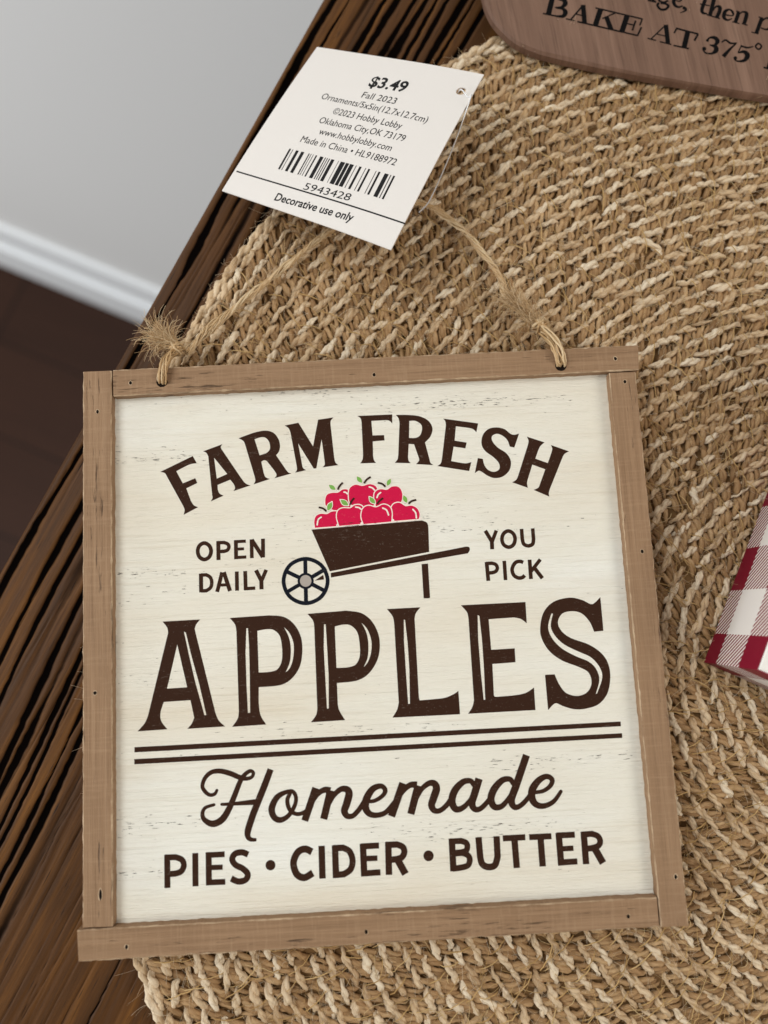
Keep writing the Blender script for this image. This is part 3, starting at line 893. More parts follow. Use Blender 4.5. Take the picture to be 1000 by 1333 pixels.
S 1 k 1.24|100.83,19.00 104.77,18.97
S 2 k 1.09|101.15,16.21 104.25,16.22
S 3 k 1.23|100.82,13.46 104.87,13.49
S 0 k 1.39|106.72,19.46 106.70,12.81
S 1 k 1.24|106.12,18.90 108.50,18.95 ~109.73,18.37 ~110.12,17.30 ~109.56,16.39 108.07,15.99 106.60,15.96
S 2 k 1.53|108.70,16.16 110.35,12.86
@ rule upper
P 0 k|10.41,42.08 116.80,42.12 116.77,41.10 10.40,40.98
@ rule lower
P 0 k|10.36,39.56 116.87,39.62 116.85,38.62 10.35,38.46
@ barrow cart
P 0 k|50.64,87.77 75.75,88.64 ~76.84,88.06 77.08,86.91 76.94,81.43 54.40,78.15
P 0 k|54.61,77.78 85.33,82.22 ~86.02,82.05 ~86.12,81.40 85.65,80.68 54.60,76.76
P 0 k|75.07,78.75 76.52,78.82 76.55,71.35 ~76.38,71.08 75.11,71.11
S 2 n 0.86|~49.09,81.24 ~52.52,79.61 ~53.83,76.01 ~52.25,72.59 ~48.72,71.30 ~45.26,72.94 ~43.96,76.50 ~45.49,79.96 ~49.09,81.24
S 3 n 0.88|48.99,81.32 48.92,77.95
S 3 n 0.88|48.87,74.60 48.82,71.22
S 3 n 0.88|44.29,78.83 47.46,77.12
S 3 n 0.83|47.46,75.50 44.25,73.81
S 3 n 0.88|50.30,77.06 53.61,78.81
S 3 n 0.88|50.37,75.43 53.53,73.60
P 1 k|50.92,76.25 52.90,77.45 53.04,76.41
S 4 n 0.52|~48.96,77.85 ~50.06,77.33 ~50.45,76.20 ~49.97,75.12 ~48.85,74.71 ~47.76,75.23 ~47.36,76.35 ~47.84,77.44 ~48.96,77.85
D 3 g 1.39|48.91,76.28
@ apples heap
A 0 0.39|~54.01,94.27 ~54.42,95.52 ~55.56,95.95 ~56.96,95.96 ~58.11,96.62 ~59.36,96.41 ~59.72,95.12 ~59.46,92.31 ~56.78,91.73 ~54.31,92.84
A 2 0.39|~59.39,95.14 ~59.71,96.82 ~60.95,97.56 ~62.34,97.26 ~62.84,97.24 ~64.32,97.54 ~65.64,96.96 ~66.04,95.38 ~65.49,92.86 ~62.12,92.46 ~59.77,93.14
A 4 0.39|~65.17,94.85 ~65.70,95.91 ~66.78,96.25 ~68.17,96.07 ~69.33,96.72 ~70.81,96.57 ~71.57,95.11 ~71.09,92.87 ~68.80,91.85 ~65.60,92.29
A 6 0.39|51.46,88.14 ~51.34,89.47 ~51.72,90.71 ~52.86,91.28 ~54.25,91.15 ~55.38,91.66 ~56.77,91.51 ~57.40,89.87 57.05,88.29
A 6 0.39|68.92,88.80 ~68.70,91.01 ~69.40,92.61 ~70.81,92.94 ~72.17,92.11 ~73.57,92.13 ~74.79,91.42 ~75.28,90.12 75.02,89.01
A 8 0.39|56.97,88.29 ~56.49,90.20 ~56.78,91.73 ~57.92,92.32 ~59.59,92.24 ~60.74,92.89 ~62.13,92.68 ~62.85,91.29 62.72,88.54
A 10 0.39|62.49,88.44 ~62.02,90.21 ~62.52,92.02 ~63.80,92.60 ~65.46,92.15 ~67.16,92.72 ~68.53,92.09 ~68.96,90.71 68.75,88.70
L 12|56.64,96.46 54.80,97.97
L 12|62.70,97.76 61.27,99.65
L 12|68.15,96.78 69.21,98.75
L 12|54.35,91.71 55.62,94.07
L 12|59.39,92.76 57.28,94.39
L 12|65.41,92.81 63.91,94.80
L 12|72.61,92.60 71.75,94.82
S 14 k 0.42|56.99,96.61 ~57.35,97.36 58.17,98.21
S 14 k 0.42|63.01,97.80 ~63.67,98.62 64.59,99.20
S 14 k 0.42|67.84,96.77 ~67.12,97.46 66.12,97.76
S 14 k 0.42|54.19,91.77 ~53.46,92.46 52.47,92.76
S 14 k 0.42|59.63,93.03 ~60.00,93.83 60.62,94.51
S 14 k 0.42|65.72,92.85 ~66.37,93.61 67.18,94.19
S 14 k 0.42|72.89,92.58 ~73.63,93.17 74.70,93.40
S 14 w 0.34 r|58.36,95.98 ~58.77,95.87 59.12,95.55
S 14 w 0.34 r|64.15,96.89 ~64.83,96.63 65.31,96.10
S 14 w 0.34 r|65.79,94.37 ~66.10,95.04 66.68,95.46
S 14 w 0.33 r|51.98,88.79 ~52.25,89.98 52.94,90.48
S 14 w 0.33 r|60.83,92.41 ~61.55,92.26 62.09,91.84
S 14 w 0.34 r|66.98,91.88 ~67.80,91.39 68.21,90.24
S 14 w 0.34 r|73.80,91.24 ~74.37,90.45 74.47,89.26"""
BOARD_ART = """@ boardtext bake
S 0 k 1.20|117.02,222.32 115.60,217.58
S 1 k 0.38|114.21,217.92 116.68,217.25 119.31,216.62
S 2 k 0.38|116.76,222.23 119.25,221.80
S 3 k 0.82|~118.63,221.90 ~119.86,221.50@1.01 ~120.12,220.37@1.07 ~119.06,219.44@0.63 ~117.48,219.44@0.38
S 4 k 0.38|~117.79,219.29 ~119.34,219.01@0.69 ~119.99,218.01@1.07 ~119.27,216.93@0.82 ~117.29,217.02@0.38
S 0 k 0.38|124.62,219.72 121.20,215.88
S 1 k 1.07|124.69,219.89 124.66,214.69
S 2 k 0.31|122.68,217.37 124.74,216.70
S 3 k 0.31|120.00,216.17 122.30,215.48
S 4 k 0.38|122.82,215.25 131.26,212.67 138.00,210.62
S 0 k 1.20|129.17,218.66 127.27,213.82
S 1 k 0.38|127.80,218.89 130.48,218.08 134.32,216.87 139.54,215.25
S 2 k 0.32|132.61,217.19 129.27,215.80
S 3 k 1.07|130.37,216.17 131.26,212.67
S 0 k 1.20|135.78,216.56 133.92,211.80
S 2 k 0.35|139.55,215.36 138.68,213.46
S 3 k 0.31|135.19,214.23 137.33,213.58
S 5 k 0.38|137.77,214.88 136.67,212.16
S 6 k 0.38|137.85,210.66 139.07,212.95
S 0 k 0.31|145.10,213.11 141.29,209.65
S 1 k 1.01|145.38,213.37 145.40,208.20
S 2 k 0.28|142.83,210.86 145.36,210.06
S 3 k 0.31|140.30,209.80 142.44,209.08
S 4 k 0.31|143.40,208.70 146.21,207.79
S 0 k 0.44|147.86,212.29 153.41,210.40
S 1 k 0.38|148.11,212.28 147.22,210.94
S 2 k 0.44|153.34,210.40 152.21,208.59
S 3 k 1.13|150.82,211.30 149.35,206.79
S 4 k 0.38|146.75,207.52 150.63,206.42
S 0 k 0.44|~155.33,208.35 ~156.22,209.24@0.44 ~157.47,209.18@0.88 ~158.09,208.23@1.00 ~157.25,207.13@0.56 ~156.01,207.25@0.31
S 1 k 0.31|~156.16,207.18 ~157.37,206.71@0.94 ~157.40,205.61@1.07 ~156.22,204.84@0.50 ~154.68,205.12@0.38 ~154.15,206.10@0.38
D 2 k 0.53|154.48,206.26
D 2 k 0.38|155.54,208.51
S 0 k 0.31|159.12,207.84 ~160.23,208.44@0.44 ~161.39,207.50@0.50 162.96,207.50@0.31
S 1 k 0.31|162.72,207.30 ~161.05,205.86@0.56 159.11,203.89@0.94
S 0 k 0.44|163.82,206.70 ~165.49,206.08@0.44 167.09,206.35@0.25
S 1 k 0.28|164.06,206.83 162.97,204.68
S 2 k 0.31|~162.97,204.75 ~164.57,204.95@0.82 ~165.30,203.90@1.13 ~164.30,202.57@0.75 ~162.56,202.44@0.38 ~161.77,203.26@0.38
D 3 k 0.47|162.13,203.35
S 0 k 0.41|~168.50,207.12 ~169.16,206.26 ~168.32,205.48 ~167.66,206.33 ~168.50,207.12
S 0 k 0.41|169.00,200.45 170.44,199.91
S 1 k 1.13|172.10,204.69 170.29,199.99
@ boardtext then
S 0 k 0.51|141.39,220.57 143.55,219.91
S 1 k 0.51|~146.58,220.17 ~145.43,219.69 ~144.37,220.26 ~144.32,221.31
S 0 k 0.57|~144.22,219.67 ~143.77,218.89 ~144.45,217.78 ~145.71,217.73 ~146.52,218.60 ~145.87,219.32 ~144.62,219.55
S 2 k 0.51|145.70,222.48 142.65,220.51
S 0 k 0.70|~149.74,220.03 ~150.15,220.88@0.51 ~149.23,221.27@0.44 ~148.09,220.28@0.76 ~148.20,218.87@0.76 ~149.08,218.21@0.51 ~150.22,218.51@0.32
S 1 k 0.28|148.17,220.20 149.87,219.71
D 0 k 0.47|150.57,217.87
S 1 k 0.57|150.80,217.93 ~150.88,217.19@0.44 149.39,216.56@0.19
S 0 k 0.82|156.26,220.10 ~155.08,217.36@0.82 ~155.23,216.31@0.69 156.30,216.02@0.32
S 1 k 0.32|154.70,218.87 157.17,218.21
S 0 k 0.89|158.86,221.21 156.95,215.54
S 1 k 0.32|156.12,215.75 159.40,214.49
S 2 k 0.32|~157.74,216.72 ~158.72,217.89@0.44 ~159.66,217.75@0.82 ~159.54,216.64@0.88 158.62,214.87@0.82
S 0 k 0.44|~160.54,215.62 ~162.71,215.18@0.32 ~162.88,216.15@0.57 ~162.11,216.95@0.44 ~160.94,216.41@0.82 ~160.46,214.86@0.82 ~161.25,214.00@0.50 ~162.56,214.42@0.25
S 0 k 0.88|164.46,216.15 163.23,213.28
S 1 k 0.28|162.46,213.49 164.29,212.86
S 2 k 0.32|~164.14,215.22 ~165.35,216.11@0.38 ~166.33,215.82@0.76 ~166.21,214.79@0.88 165.46,212.84@0.82
S 3 k 0.28|164.83,212.87 166.25,212.32
S 4 k 0.28|163.74,216.46 164.65,216.14
S 0 k 0.88|170.21,214.26 168.31,210.09
S 1 k 0.28|167.07,210.35 168.81,209.79
S 2 k 0.28|169.36,214.54 170.45,214.15
S 3 k 0.38|~169.93,213.24 ~171.30,214.11@0.44 ~172.52,213.64@0.82 ~172.31,211.92@0.82 ~171.09,210.93@0.44 ~169.57,211.42@0.32"""


def parse_pts(s):
    P, sm, wd_ = [], [], []
    for tk in s.split():
        sm.append(tk[0] == '~')
        tk = tk.lstrip('~')
        w = None
        if '@' in tk:
            tk, w = tk.split('@')
            w = float(w)
        x, y = tk.split(',')
        P.append((float(x), float(y)))
        wd_.append(w)
    return np.array(P), sm, wd_


def outline(s):
    """closed loop; points marked ~ are smooth, others are corners"""
    P, sm, _ = parse_pts(s)
    if np.allclose(P[0], P[-1]):
        P, sm = P[:-1], sm[:-1]
    if all(sm):
        return catmull(P, 5, True)
    n = len(P)
    st_ = next(i for i in range(n) if not sm[i])
    out, i = [], 0
    order = [(st_ + j) % n for j in range(n)] + [st_]
    while i < n:
        run = [order[i]]
        j = i + 1
        while sm[order[j]]:
            run.append(order[j])
            j += 1
        run.append(order[j])
        pts = P[run]
        if len(run) == 2:
            out.append(pts[:1])
        else:
            out.append(catmull(pts, 5)[:-1])
        i = j
    return np.concatenate(out)


BOLD = 1.0


class Ink:
    def __init__(self, z):
        self.V, self.F, self.M, self.mats, self.z = [], [], [], [], z

    def mi(self, c):
        if c not in self.mats:
            self.mats.append(c)
        return self.mats.index(c)

    def poly(self, loops, layer, c):
        z = self.z + 0.02 + 0.008 * layer
        tri = tessellate_polygon([[Vector((p[0], p[1], 0)) for p in L_] for L_ in loops])
        o = len(self.V)
        for L_ in loops:
            self.V += [(p[0], p[1], z) for p in L_]
        for a, b_, c_ in tri:
            pa, pb, pc = self.V[o + a], self.V[o + b_], self.V[o + c_]
            if (pb[0] - pa[0]) * (pc[1] - pa[1]) - (pb[1] - pa[1]) * (pc[0] - pa[0]) < 0:
                b_, c_ = c_, b_
            self.F.append((o + a, o + b_, o + c_))
            self.M.append(self.mi(c))

    def stroke(self, s, width, layer, c, cap=False):
        P, sm, w = parse_pts(s)
        closed = np.allclose(P[0], P[-1]) and all(sm)
        last = width
        ws = []
        for x in w:
            last = x if x is not None else last
            ws.append(last)
        Q = np.c_[P, ws]
        if closed:
            D = catmull(Q[:-1], 7, True)
            D = np.r_[D, D[:1]]
        else:
            parts, i, n = [], 0, len(P)
            while i < n - 1:
                j = i + 1
                while j < n - 1 and sm[j]:
                    j += 1
                seg = Q[i:j + 1]
                parts.append(catmull(seg, 7)[:-1] if len(seg) > 2 else seg[:1])
                i = j
            D = np.concatenate(parts + [Q[-1:]])
        XY, wid = D[:, :2], D[:, 2] / 2 * BOLD
        dd = np.diff(XY, axis=0)
        dd /= np.linalg.norm(dd, axis=1, keepdims=True) + 1e-12
        if closed:
            t0 = np.r_[dd[-1:], dd]
            t1 = np.r_[dd, dd[:1]]
        else:
            t0 = np.r_[dd[:1], dd]
            t1 = np.r_[dd, dd[-1:]]
        tm = t0 + t1
        tm /= np.linalg.norm(tm, axis=1, keepdims=True) + 1e-12
        cosm = np.clip((tm * t0).sum(1), 0.6, 1)
        nn = np.stack([-tm[:, 1], tm[:, 0]], 1) * (wid / cosm)[:, None]
        z = self.z + 0.02 + 0.008 * layer
        o = len(self.V)
        for i in range(len(XY)):
            self.V += [(*(XY[i] + nn[i]), z + 0.007 * i / len(XY)), (*(XY[i] - nn[i]), z + 0.007 * i / len(XY))]
        for i in range(len(XY) - 1):
            self.F.append((o + 2 * i, o + 2 * i + 1, o + 2 * i + 3, o + 2 * i + 2))
            self.M.append(self.mi(c))
        if cap and not closed:
            for e, tdir in ((0, -dd[0]), (-1, dd[-1])):
                o = len(self.V)
                a0 = math.atan2(tdir[1], tdir[0])
                for k2 in range(11):
                    a = a0 - math.pi / 2 + math.pi * k2 / 10
                    self.V.append((XY[e][0] + wid[e] * math.cos(a), XY[e][1] + wid[e] * math.sin(a), z + 0.0075 * (e < 0)))
                self.F.append(tuple(range(o, o + 11)))
                self.M.append(self.mi(c))

    def disc(self, p, r_, layer, c):
        self.poly([[(p[0] + r_ * math.cos(i / 24 * 6.28318), p[1] + r_ * math.sin(i / 24 * 6.28318)) for i in range(24)]], layer, c)

    def build(self, name):
        return mesh_obj(name, [W(*v) for v in self.V], self.F, [INK[c] for c in self.mats], None, self.M)


PART = {'lettering': 'printed_lettering', 'rule': 'printed_line', 'barrow': 'printed_wheelbarrow', 'apples': 'printed_apples', 'boardtext': 'printed_lettering'}


def artwork(text, z, owner):
    cur, name = None, None
    for ln in text.strip().split('\n') + ['@ end end']:
        if ln[0] == '@':
            if cur is not None and cur.V:
                o = cur.build(name)
                if owner.parent:
                    sub(o, owner)
                else:
                    keep(o, owner)
            kind = ln.split()[1]
            cur, name = Ink(z), PART.get(kind)
            continue
        head, body = ln.split('|')
        h = head.split()
        layer = int(h[1])
        if h[0] == 'P':
            cur.poly([outline(L_) for L_ in body.split('/')], layer, h[2])
        elif h[0] == 'S':
            cur.stroke(body, float(h[3]), layer, h[2], len(h) > 4)
        elif h[0] == 'D':
            cur.disc(parse_pts(body)[0][0], float(h[3]), layer, h[2])
        elif h[0] == 'A':
            loop = outline(body)
            cc = ' '.join('~%f,%f' % tuple(p) for p in loop[::2]) + ' ~%f,%f' % tuple(loop[0])
            cur.stroke(cc, float(h[2]) * 1.15, layer, 'w')
            cur.poly([loop], layer + 1, 'r')
        elif h[0] == 'L':
            b0, t0 = parse_pts(body)[0]
            ax = t0 - b0
            nr = np.array([-ax[1], ax[0]])
            for sc, ly, cl in ((1.0, layer, 'w'), (0.78, layer + 1, 'l')):
                m0 = (b0 + t0) / 2
                f = lambda u, v: m0 + (ax * (u - 0.5) + nr * v) * sc
                pts = [f(0, 0), f(.15, .14), f(.4, .26), f(.65, .24), f(.88, .10), f(1, 0), f(.88, -.10), f(.65, -.22), f(.4, -.24), f(.15, -.14)]
                cur.poly([catmull(np.array(pts), 3, True)], ly, cl)


artwork(ART, PZ, panel)

# ---------------------------------------------------------------- twine hanger with frayed knots
twine = child(empty('twine_hanger'))
twine.location = (0, 0, 0)


def bundle(tb_, path, radius, nf, twist, fr=0.16, jit=0.12, tint=(0.2, 0.9), per=8):
    D = catmull(np.array(path, float), per)
    T = np.gradient(D, axis=0)
    T /= np.linalg.norm(T, axis=1, keepdims=True) + 1e-9
    B = np.cross(T, (0, 0, 1.0))
    B /= np.linalg.norm(B, axis=1, keepdims=True) + 1e-9
    N = np.cross(B, T)
    L = np.r_[0, np.cumsum(np.linalg.norm(np.diff(D, axis=0), axis=1))]
    out = []
    rad = np.interp(np.linspace(0, 1, len(D)), np.linspace(0, 1, len(radius)), radius) if np.ndim(radius) else np.full(len(D), radius)
    for i in range(nf):
        a = rng.uniform(0, 6.283)
        q = math.sqrt(rng.uniform(0.05, 1))
        ply = 1 if i % 2 else -1
        ph = a + twist * L + smooth_noise(len(D), 6, 0.5)
        two = twist * 0.55 * L
        off = (rad * 0.62 * q)[:, None] * (np.cos(ph)[:, None] * B + np.sin(ph)[:, None] * N)
        off += (rad * 0.45 * ply)[:, None] * (np.cos(two)[:, None] * B + np.sin(two)[:, None] * N)
        off += rng.normal(0, jit * 0.35, off.shape)
        out.append(D + off)
    tb_.add(np.array(out), np.clip(rng.normal(fr, fr * 0.25, nf), 0.06, 0.4)[:, None] * np.ones(len(D)), 5, rng.uniform(*tint, nf))


def strays(tb_, pts, spread, n, length, dirv, cone, fr=0.05, lift=0.5, curl=0.5):
    pts = np.array(pts, float)
    for i in range(n):
        u = rng.uniform(0, len(pts) - 1)
        j = min(int(u), len(pts) - 2) if len(pts) > 1 else 0
        p = (pts[j] * (1 - u + j) + pts[j + 1] * (u - j)) if len(pts) > 1 else pts[0]
        p = p + rng.normal(0, spread, 3) * (1, 1, 0.6)
        d = np.array(dirv, float) + rng.normal(0, cone, 3) * (1, 1, 0.5)
        d /= np.linalg.norm(d) + 1e-9
        ln_ = length * rng.uniform(0.35, 1.25)
        ax = rng.normal(0, 1, 3) * (0.4, 0.4, 1)
        ax /= np.linalg.norm(ax)
        Q = [p]
        om = rng.normal(0, curl) / 8
        for s_ in range(10):
            om += rng.normal(0, curl) / 30
            d = d + np.cross(ax, d) * om * 2.2
            d /= np.linalg.norm(d)
            Q.append(Q[-1] + d * ln_ / 10)
        Q = np.array(Q)
        Q[:, 2] = np.maximum(Q[:, 2], -15.6)
        tb_.add(Q, np.linspace(1, 0.45, 11) * fr * rng.uniform(0.7, 1.4), 4, rng.uniform(0.1, 1))


def twine_obj(name, fill, parent=None):
    tb_ = Tubes()
    fill(tb_)
    o = tb_.build(name, M['twine'])
    return o


def fill_cord(tb_):
    left = [(22.3, 131.6, -4.6), (26.3, 136.5, -6.5), (33.3, 143.2, -8.0), (42.6, 150.7, -8.4), (52.1, 158.4, -8.4), (58, 162.3, -8.2), (66, 167.0, -7.4), (74.8, 168.6, -6.8),
            (82, 167.0, -7.0), (89.3, 161.7, -8.0), (94.8, 154.8, -8.4), (98.6, 148.0, -8.4), (100.0, 142.8, -7.8), (103.0, 139.2, -6.6), (106.2, 134.4, -4.2)]
    bundle(tb_, left, [1.0, 1.1, 0.8, 0.68, 0.68, 0.72, 0.8, 0.75, 0.75, 0.8, 0.85, 1.0, 1.3], 24, 0.5, 0.16, 0.3, (0.45, 1.0))
    # short ends coming up out of the two holes and over the edge of the frame
    bundle(tb_, [(18.0, 122.9, -3.0), (18.1, 123.3, 0.3), (18.5, 125.2, 1.2), (19.2, 128.0, 0.6), (19.8, 130.4, -2.0), (20.6, 131.6, -4.0)], [0.9, 1.1, 1.2, 1.3, 1.3], 26, 0.15, 0.2, 0.1)
    bundle(tb_, [(109.45, 122.4, -3.0), (109.4, 122.9, 0.3), (109.0, 124.8, 1.2), (108.2, 128.0, 0.6), (107.0, 131.5, -2.0), (106.0, 134.2, -4.2)], [0.8, 1.1, 1.2, 1.3, 1.3], 26, 0.15, 0.2, 0.1)
    strays(tb_, left[1:14], 0.5, 190, 3.6, (0, 0, 0.2), 1.0, 0.05)


def knot(tb_, c, r_, dirv):
    c = np.array(c, float)
    for tilt in (0.2, 1.3, 2.2):
        loop = [c + np.array([r_ * math.cos(a) * math.cos(tilt), r_ * math.cos(a) * math.sin(tilt), 1.05 * r_ * math.sin(a)]) for a in np.linspace(0, 6.6, 11)]
        bundle(tb_, loop, 0.62, 12, 0.5, 0.19, 0.1)


def fill_left(tb_):
    knot(tb_, (20.6, 132.0, -3.2), 1.25, 0)
    # frayed tassel fanning out to the upper left
    for i in range(20):
        a = math.radians(rng.normal(150, 15))
        strays(tb_, [(20.2 + rng.normal(0, .5), 132.8 + rng.normal(0, .4), -2.6 + rng.normal(0, .4))], 0.30, 18, rng.uniform(4.5, 9.5),
               (math.cos(a), math.sin(a), rng.uniform(-0.05, 0.3)), 0.15, 0.068, 0.5, 0.5)
    strays(tb_, [(18.6, 133.0, -3.0)], 0.8, 50, 6.5, (-1.0, -0.1, 0.0), 0.45, 0.05, 0.5, 2.0)
    strays(tb_, [(16.0, 136.5, -2.5)], 1.4, 40, 5.5, (-0.5, 0.3, 0.0), 0.9, 0.045, 0.5, 2.0)
    strays(tb_, [(20.8, 132.0, -3.0)], 0.9, 40, 5.0, (0.3, 0.1, 0.5), 0.9, 0.05, 0.5, 0.8)


def fill_right(tb_):
    knot(tb_, (106.2, 133.6, -3.4), 1.3, 0)
    strays(tb_, [(105.8, 134.4, -3.0), (100.6, 141.0, -6.2)], 0.9, 260, 6.0, (-0.62, 0.75, 0.06), 0.24, 0.062, 0.5, 0.6)
    strays(tb_, [(106.5, 134.0, -3.0)], 0.8, 60, 6.0, (0.7, 0.1, 0.15), 0.8, 0.05, 0.5, 0.9)
    strays(tb_, [(104.0, 136.5, -4.5)], 1.0, 40, 5.0, (-0.8, 0.1, 0.1), 0.7, 0.05, 0.5, 0.9)


C.objects.unlink(twine)
bpy.data.objects.remove(twine)
twine = child(twine_obj('twine_hanger', fill_cord))
for f_ in (fill_left, fill_right):
    sub(twine_obj('frayed_knot', f_), twine)

# ---------------------------------------------------------------- price tag
CAMP = np.array([64.7997675, 68.0813034, 170.421111])
tq = np.array([[56.4, 208.5, -3.7], [94.5, 187.6, 11.7], [71.4, 146.7, 11.8], [32.8, 168.9, 0.5]])
tq = CAMP + (tq - CAMP) * 1.028
tU = tq[1] - tq[0]
tU /= np.linalg.norm(tU)
tV = tq[3] - tq[0]
tV -= tU * (tV @ tU)
tV /= np.linalg.norm(tV)
tN = np.cross(tV, tU)
if tN[2] < 0:
    tN = -tN


def onto(u, v, h=0.0):
    """tag millimetres (u right, v down) with a slight curl at the free lower edge"""
    bend = 0.0009 * (v - 20) ** 2 + 0.0012 * max(0, u - 25) ** 2
    p = tq[0] + tU * u + tV * v + tN * (h - bend + 0.3)
    return W(*p)


TAGC = [(0.03, -0.01), (47.0, -0.62), (48.89, 50.15), (-0.53, 47.35)]
ptag = empty('price_tag', onto(23, 24))
tag(ptag, 'white paper price tag with barcode and printed price, tied to twine above the sign', 'price tag')
paper = mat_plain('white_tag_card', rgb(228, 222, 215), 0.55, 0.25, 2500, 0.03)
tagink = mat_plain('black_tag_ink', rgb(24, 23, 24), 0.6, 0.2)
HU, HV, HR = 42.9 * 1.028, 5.4 * 1.028, 1.15


def subdiv(L_, step=1.5):
    out = []
    for i in range(len(L_)):
        a, b_ = np.array(L_[i]), np.array(L_[(i + 1) % len(L_)])
        n_ = max(1, int(np.linalg.norm(b_ - a) / step))
        out += [tuple(a + (b_ - a) * k2 / n_) for k2 in range(n_)]
    return out


from mathutils.geometry import delaunay_2d_cdt
outer = subdiv(TAGC)
holeL = [(HU + HR * math.cos(-i / 20 * 6.28318), HV + HR * math.sin(-i / 20 * 6.28318)) for i in range(20)]
inner = [(x, y) for x in np.arange(2, 48, 2.4) for y in np.arange(2, 49, 2.4)]


def inside(p, L_):
    c_ = False
    for i in range(len(L_)):
        (x0, y0), (x1, y1) = L_[i], L_[i - 1]
        if (y0 > p[1]) != (y1 > p[1]) and p[0] < (x1 - x0) * (p[1] - y0) / (y1 - y0) + x0:
            c_ = not c_
    return c_


inner = [p for p in inner if inside(p, TAGC) and math.hypot(p[0] - HU, p[1] - HV) > HR + 0.4]
pts = outer + holeL + inner
no, nh2 = len(outer), len(holeL)
edges = [(i, (i + 1) % no) for i in range(no)] + [(no + i, no + (i + 1) % nh2) for i in range(nh2)]
dv, de, df, *_ = delaunay_2d_cdt([Vector(p) for p in pts], edges, [], 0, 1e-6)
tri = []
for f_ in df:
    cx = sum(dv[i].x for i in f_) / 3
    cy = sum(dv[i].y for i in f_) / 3
    if inside((cx, cy), TAGC) and math.hypot(cx - HU, cy - HV) > HR * 0.98:
        tri.append(tuple(f_))
nv = len(dv)
V = [onto(p.x, p.y, 0.0) for p in dv] + [onto(p.x, p.y, -0.28) for p in dv]
va = np.array(V)
F = []
for f_ in tri:
    nz = np.cross(va[f_[1]] - va[f_[0]], va[f_[2]] - va[f_[0]]) @ tN
    f_ = f_ if nz > 0 else f_[::-1]
    F += [f_, tuple(nv + i for i in f_[::-1])]
F += [(a, b_, nv + b_, nv + a) for a, b_ in edges]
keep(mesh_obj('card', V, F, paper), ptag)


def text_part(lines, name='printed_lettering'):
    Vv, Ff = [], []
    for (txt, u0, v0, u1, v1, cap, bold) in lines:
        cu = bpy.data.curves.new('txt', 'FONT')
        cu.body = txt
        cu.size = 1.0
        cu.offset = bold
        cu.resolution_u = 3
        ob = bpy.data.objects.new('txt', cu)
        C.objects.link(ob)
        dg = bpy.context.evaluated_depsgraph_get()
        me = bpy.data.meshes.new_from_object(ob.evaluated_get(dg))
        xs = [v.co.x for v in me.vertices]
        x0, x1 = min(xs), max(xs)
        d = np.array([u1 - u0, v1 - v0])
        ln_ = np.linalg.norm(d)
        sx = ln_ / (x1 - x0)
        sy = cap / 0.70
        e = d / ln_
        nn = np.array([e[1], -e[0]])
        o = len(Vv)
        for v in me.vertices:
            p = np.array([u0, v0]) + e * (v.co.x - x0) * sx + nn * v.co.y * sy
            Vv.append(onto(p[0], p[1], 0.025))
        Ff += [tuple(o + i for i in p.vertices) for p in me.polygons]
        bpy.data.objects.remove(ob)
        bpy.data.curves.remove(cu)
        bpy.data.meshes.remove(me)
    return keep(mesh_obj(name, Vv, Ff, tagink), ptag)


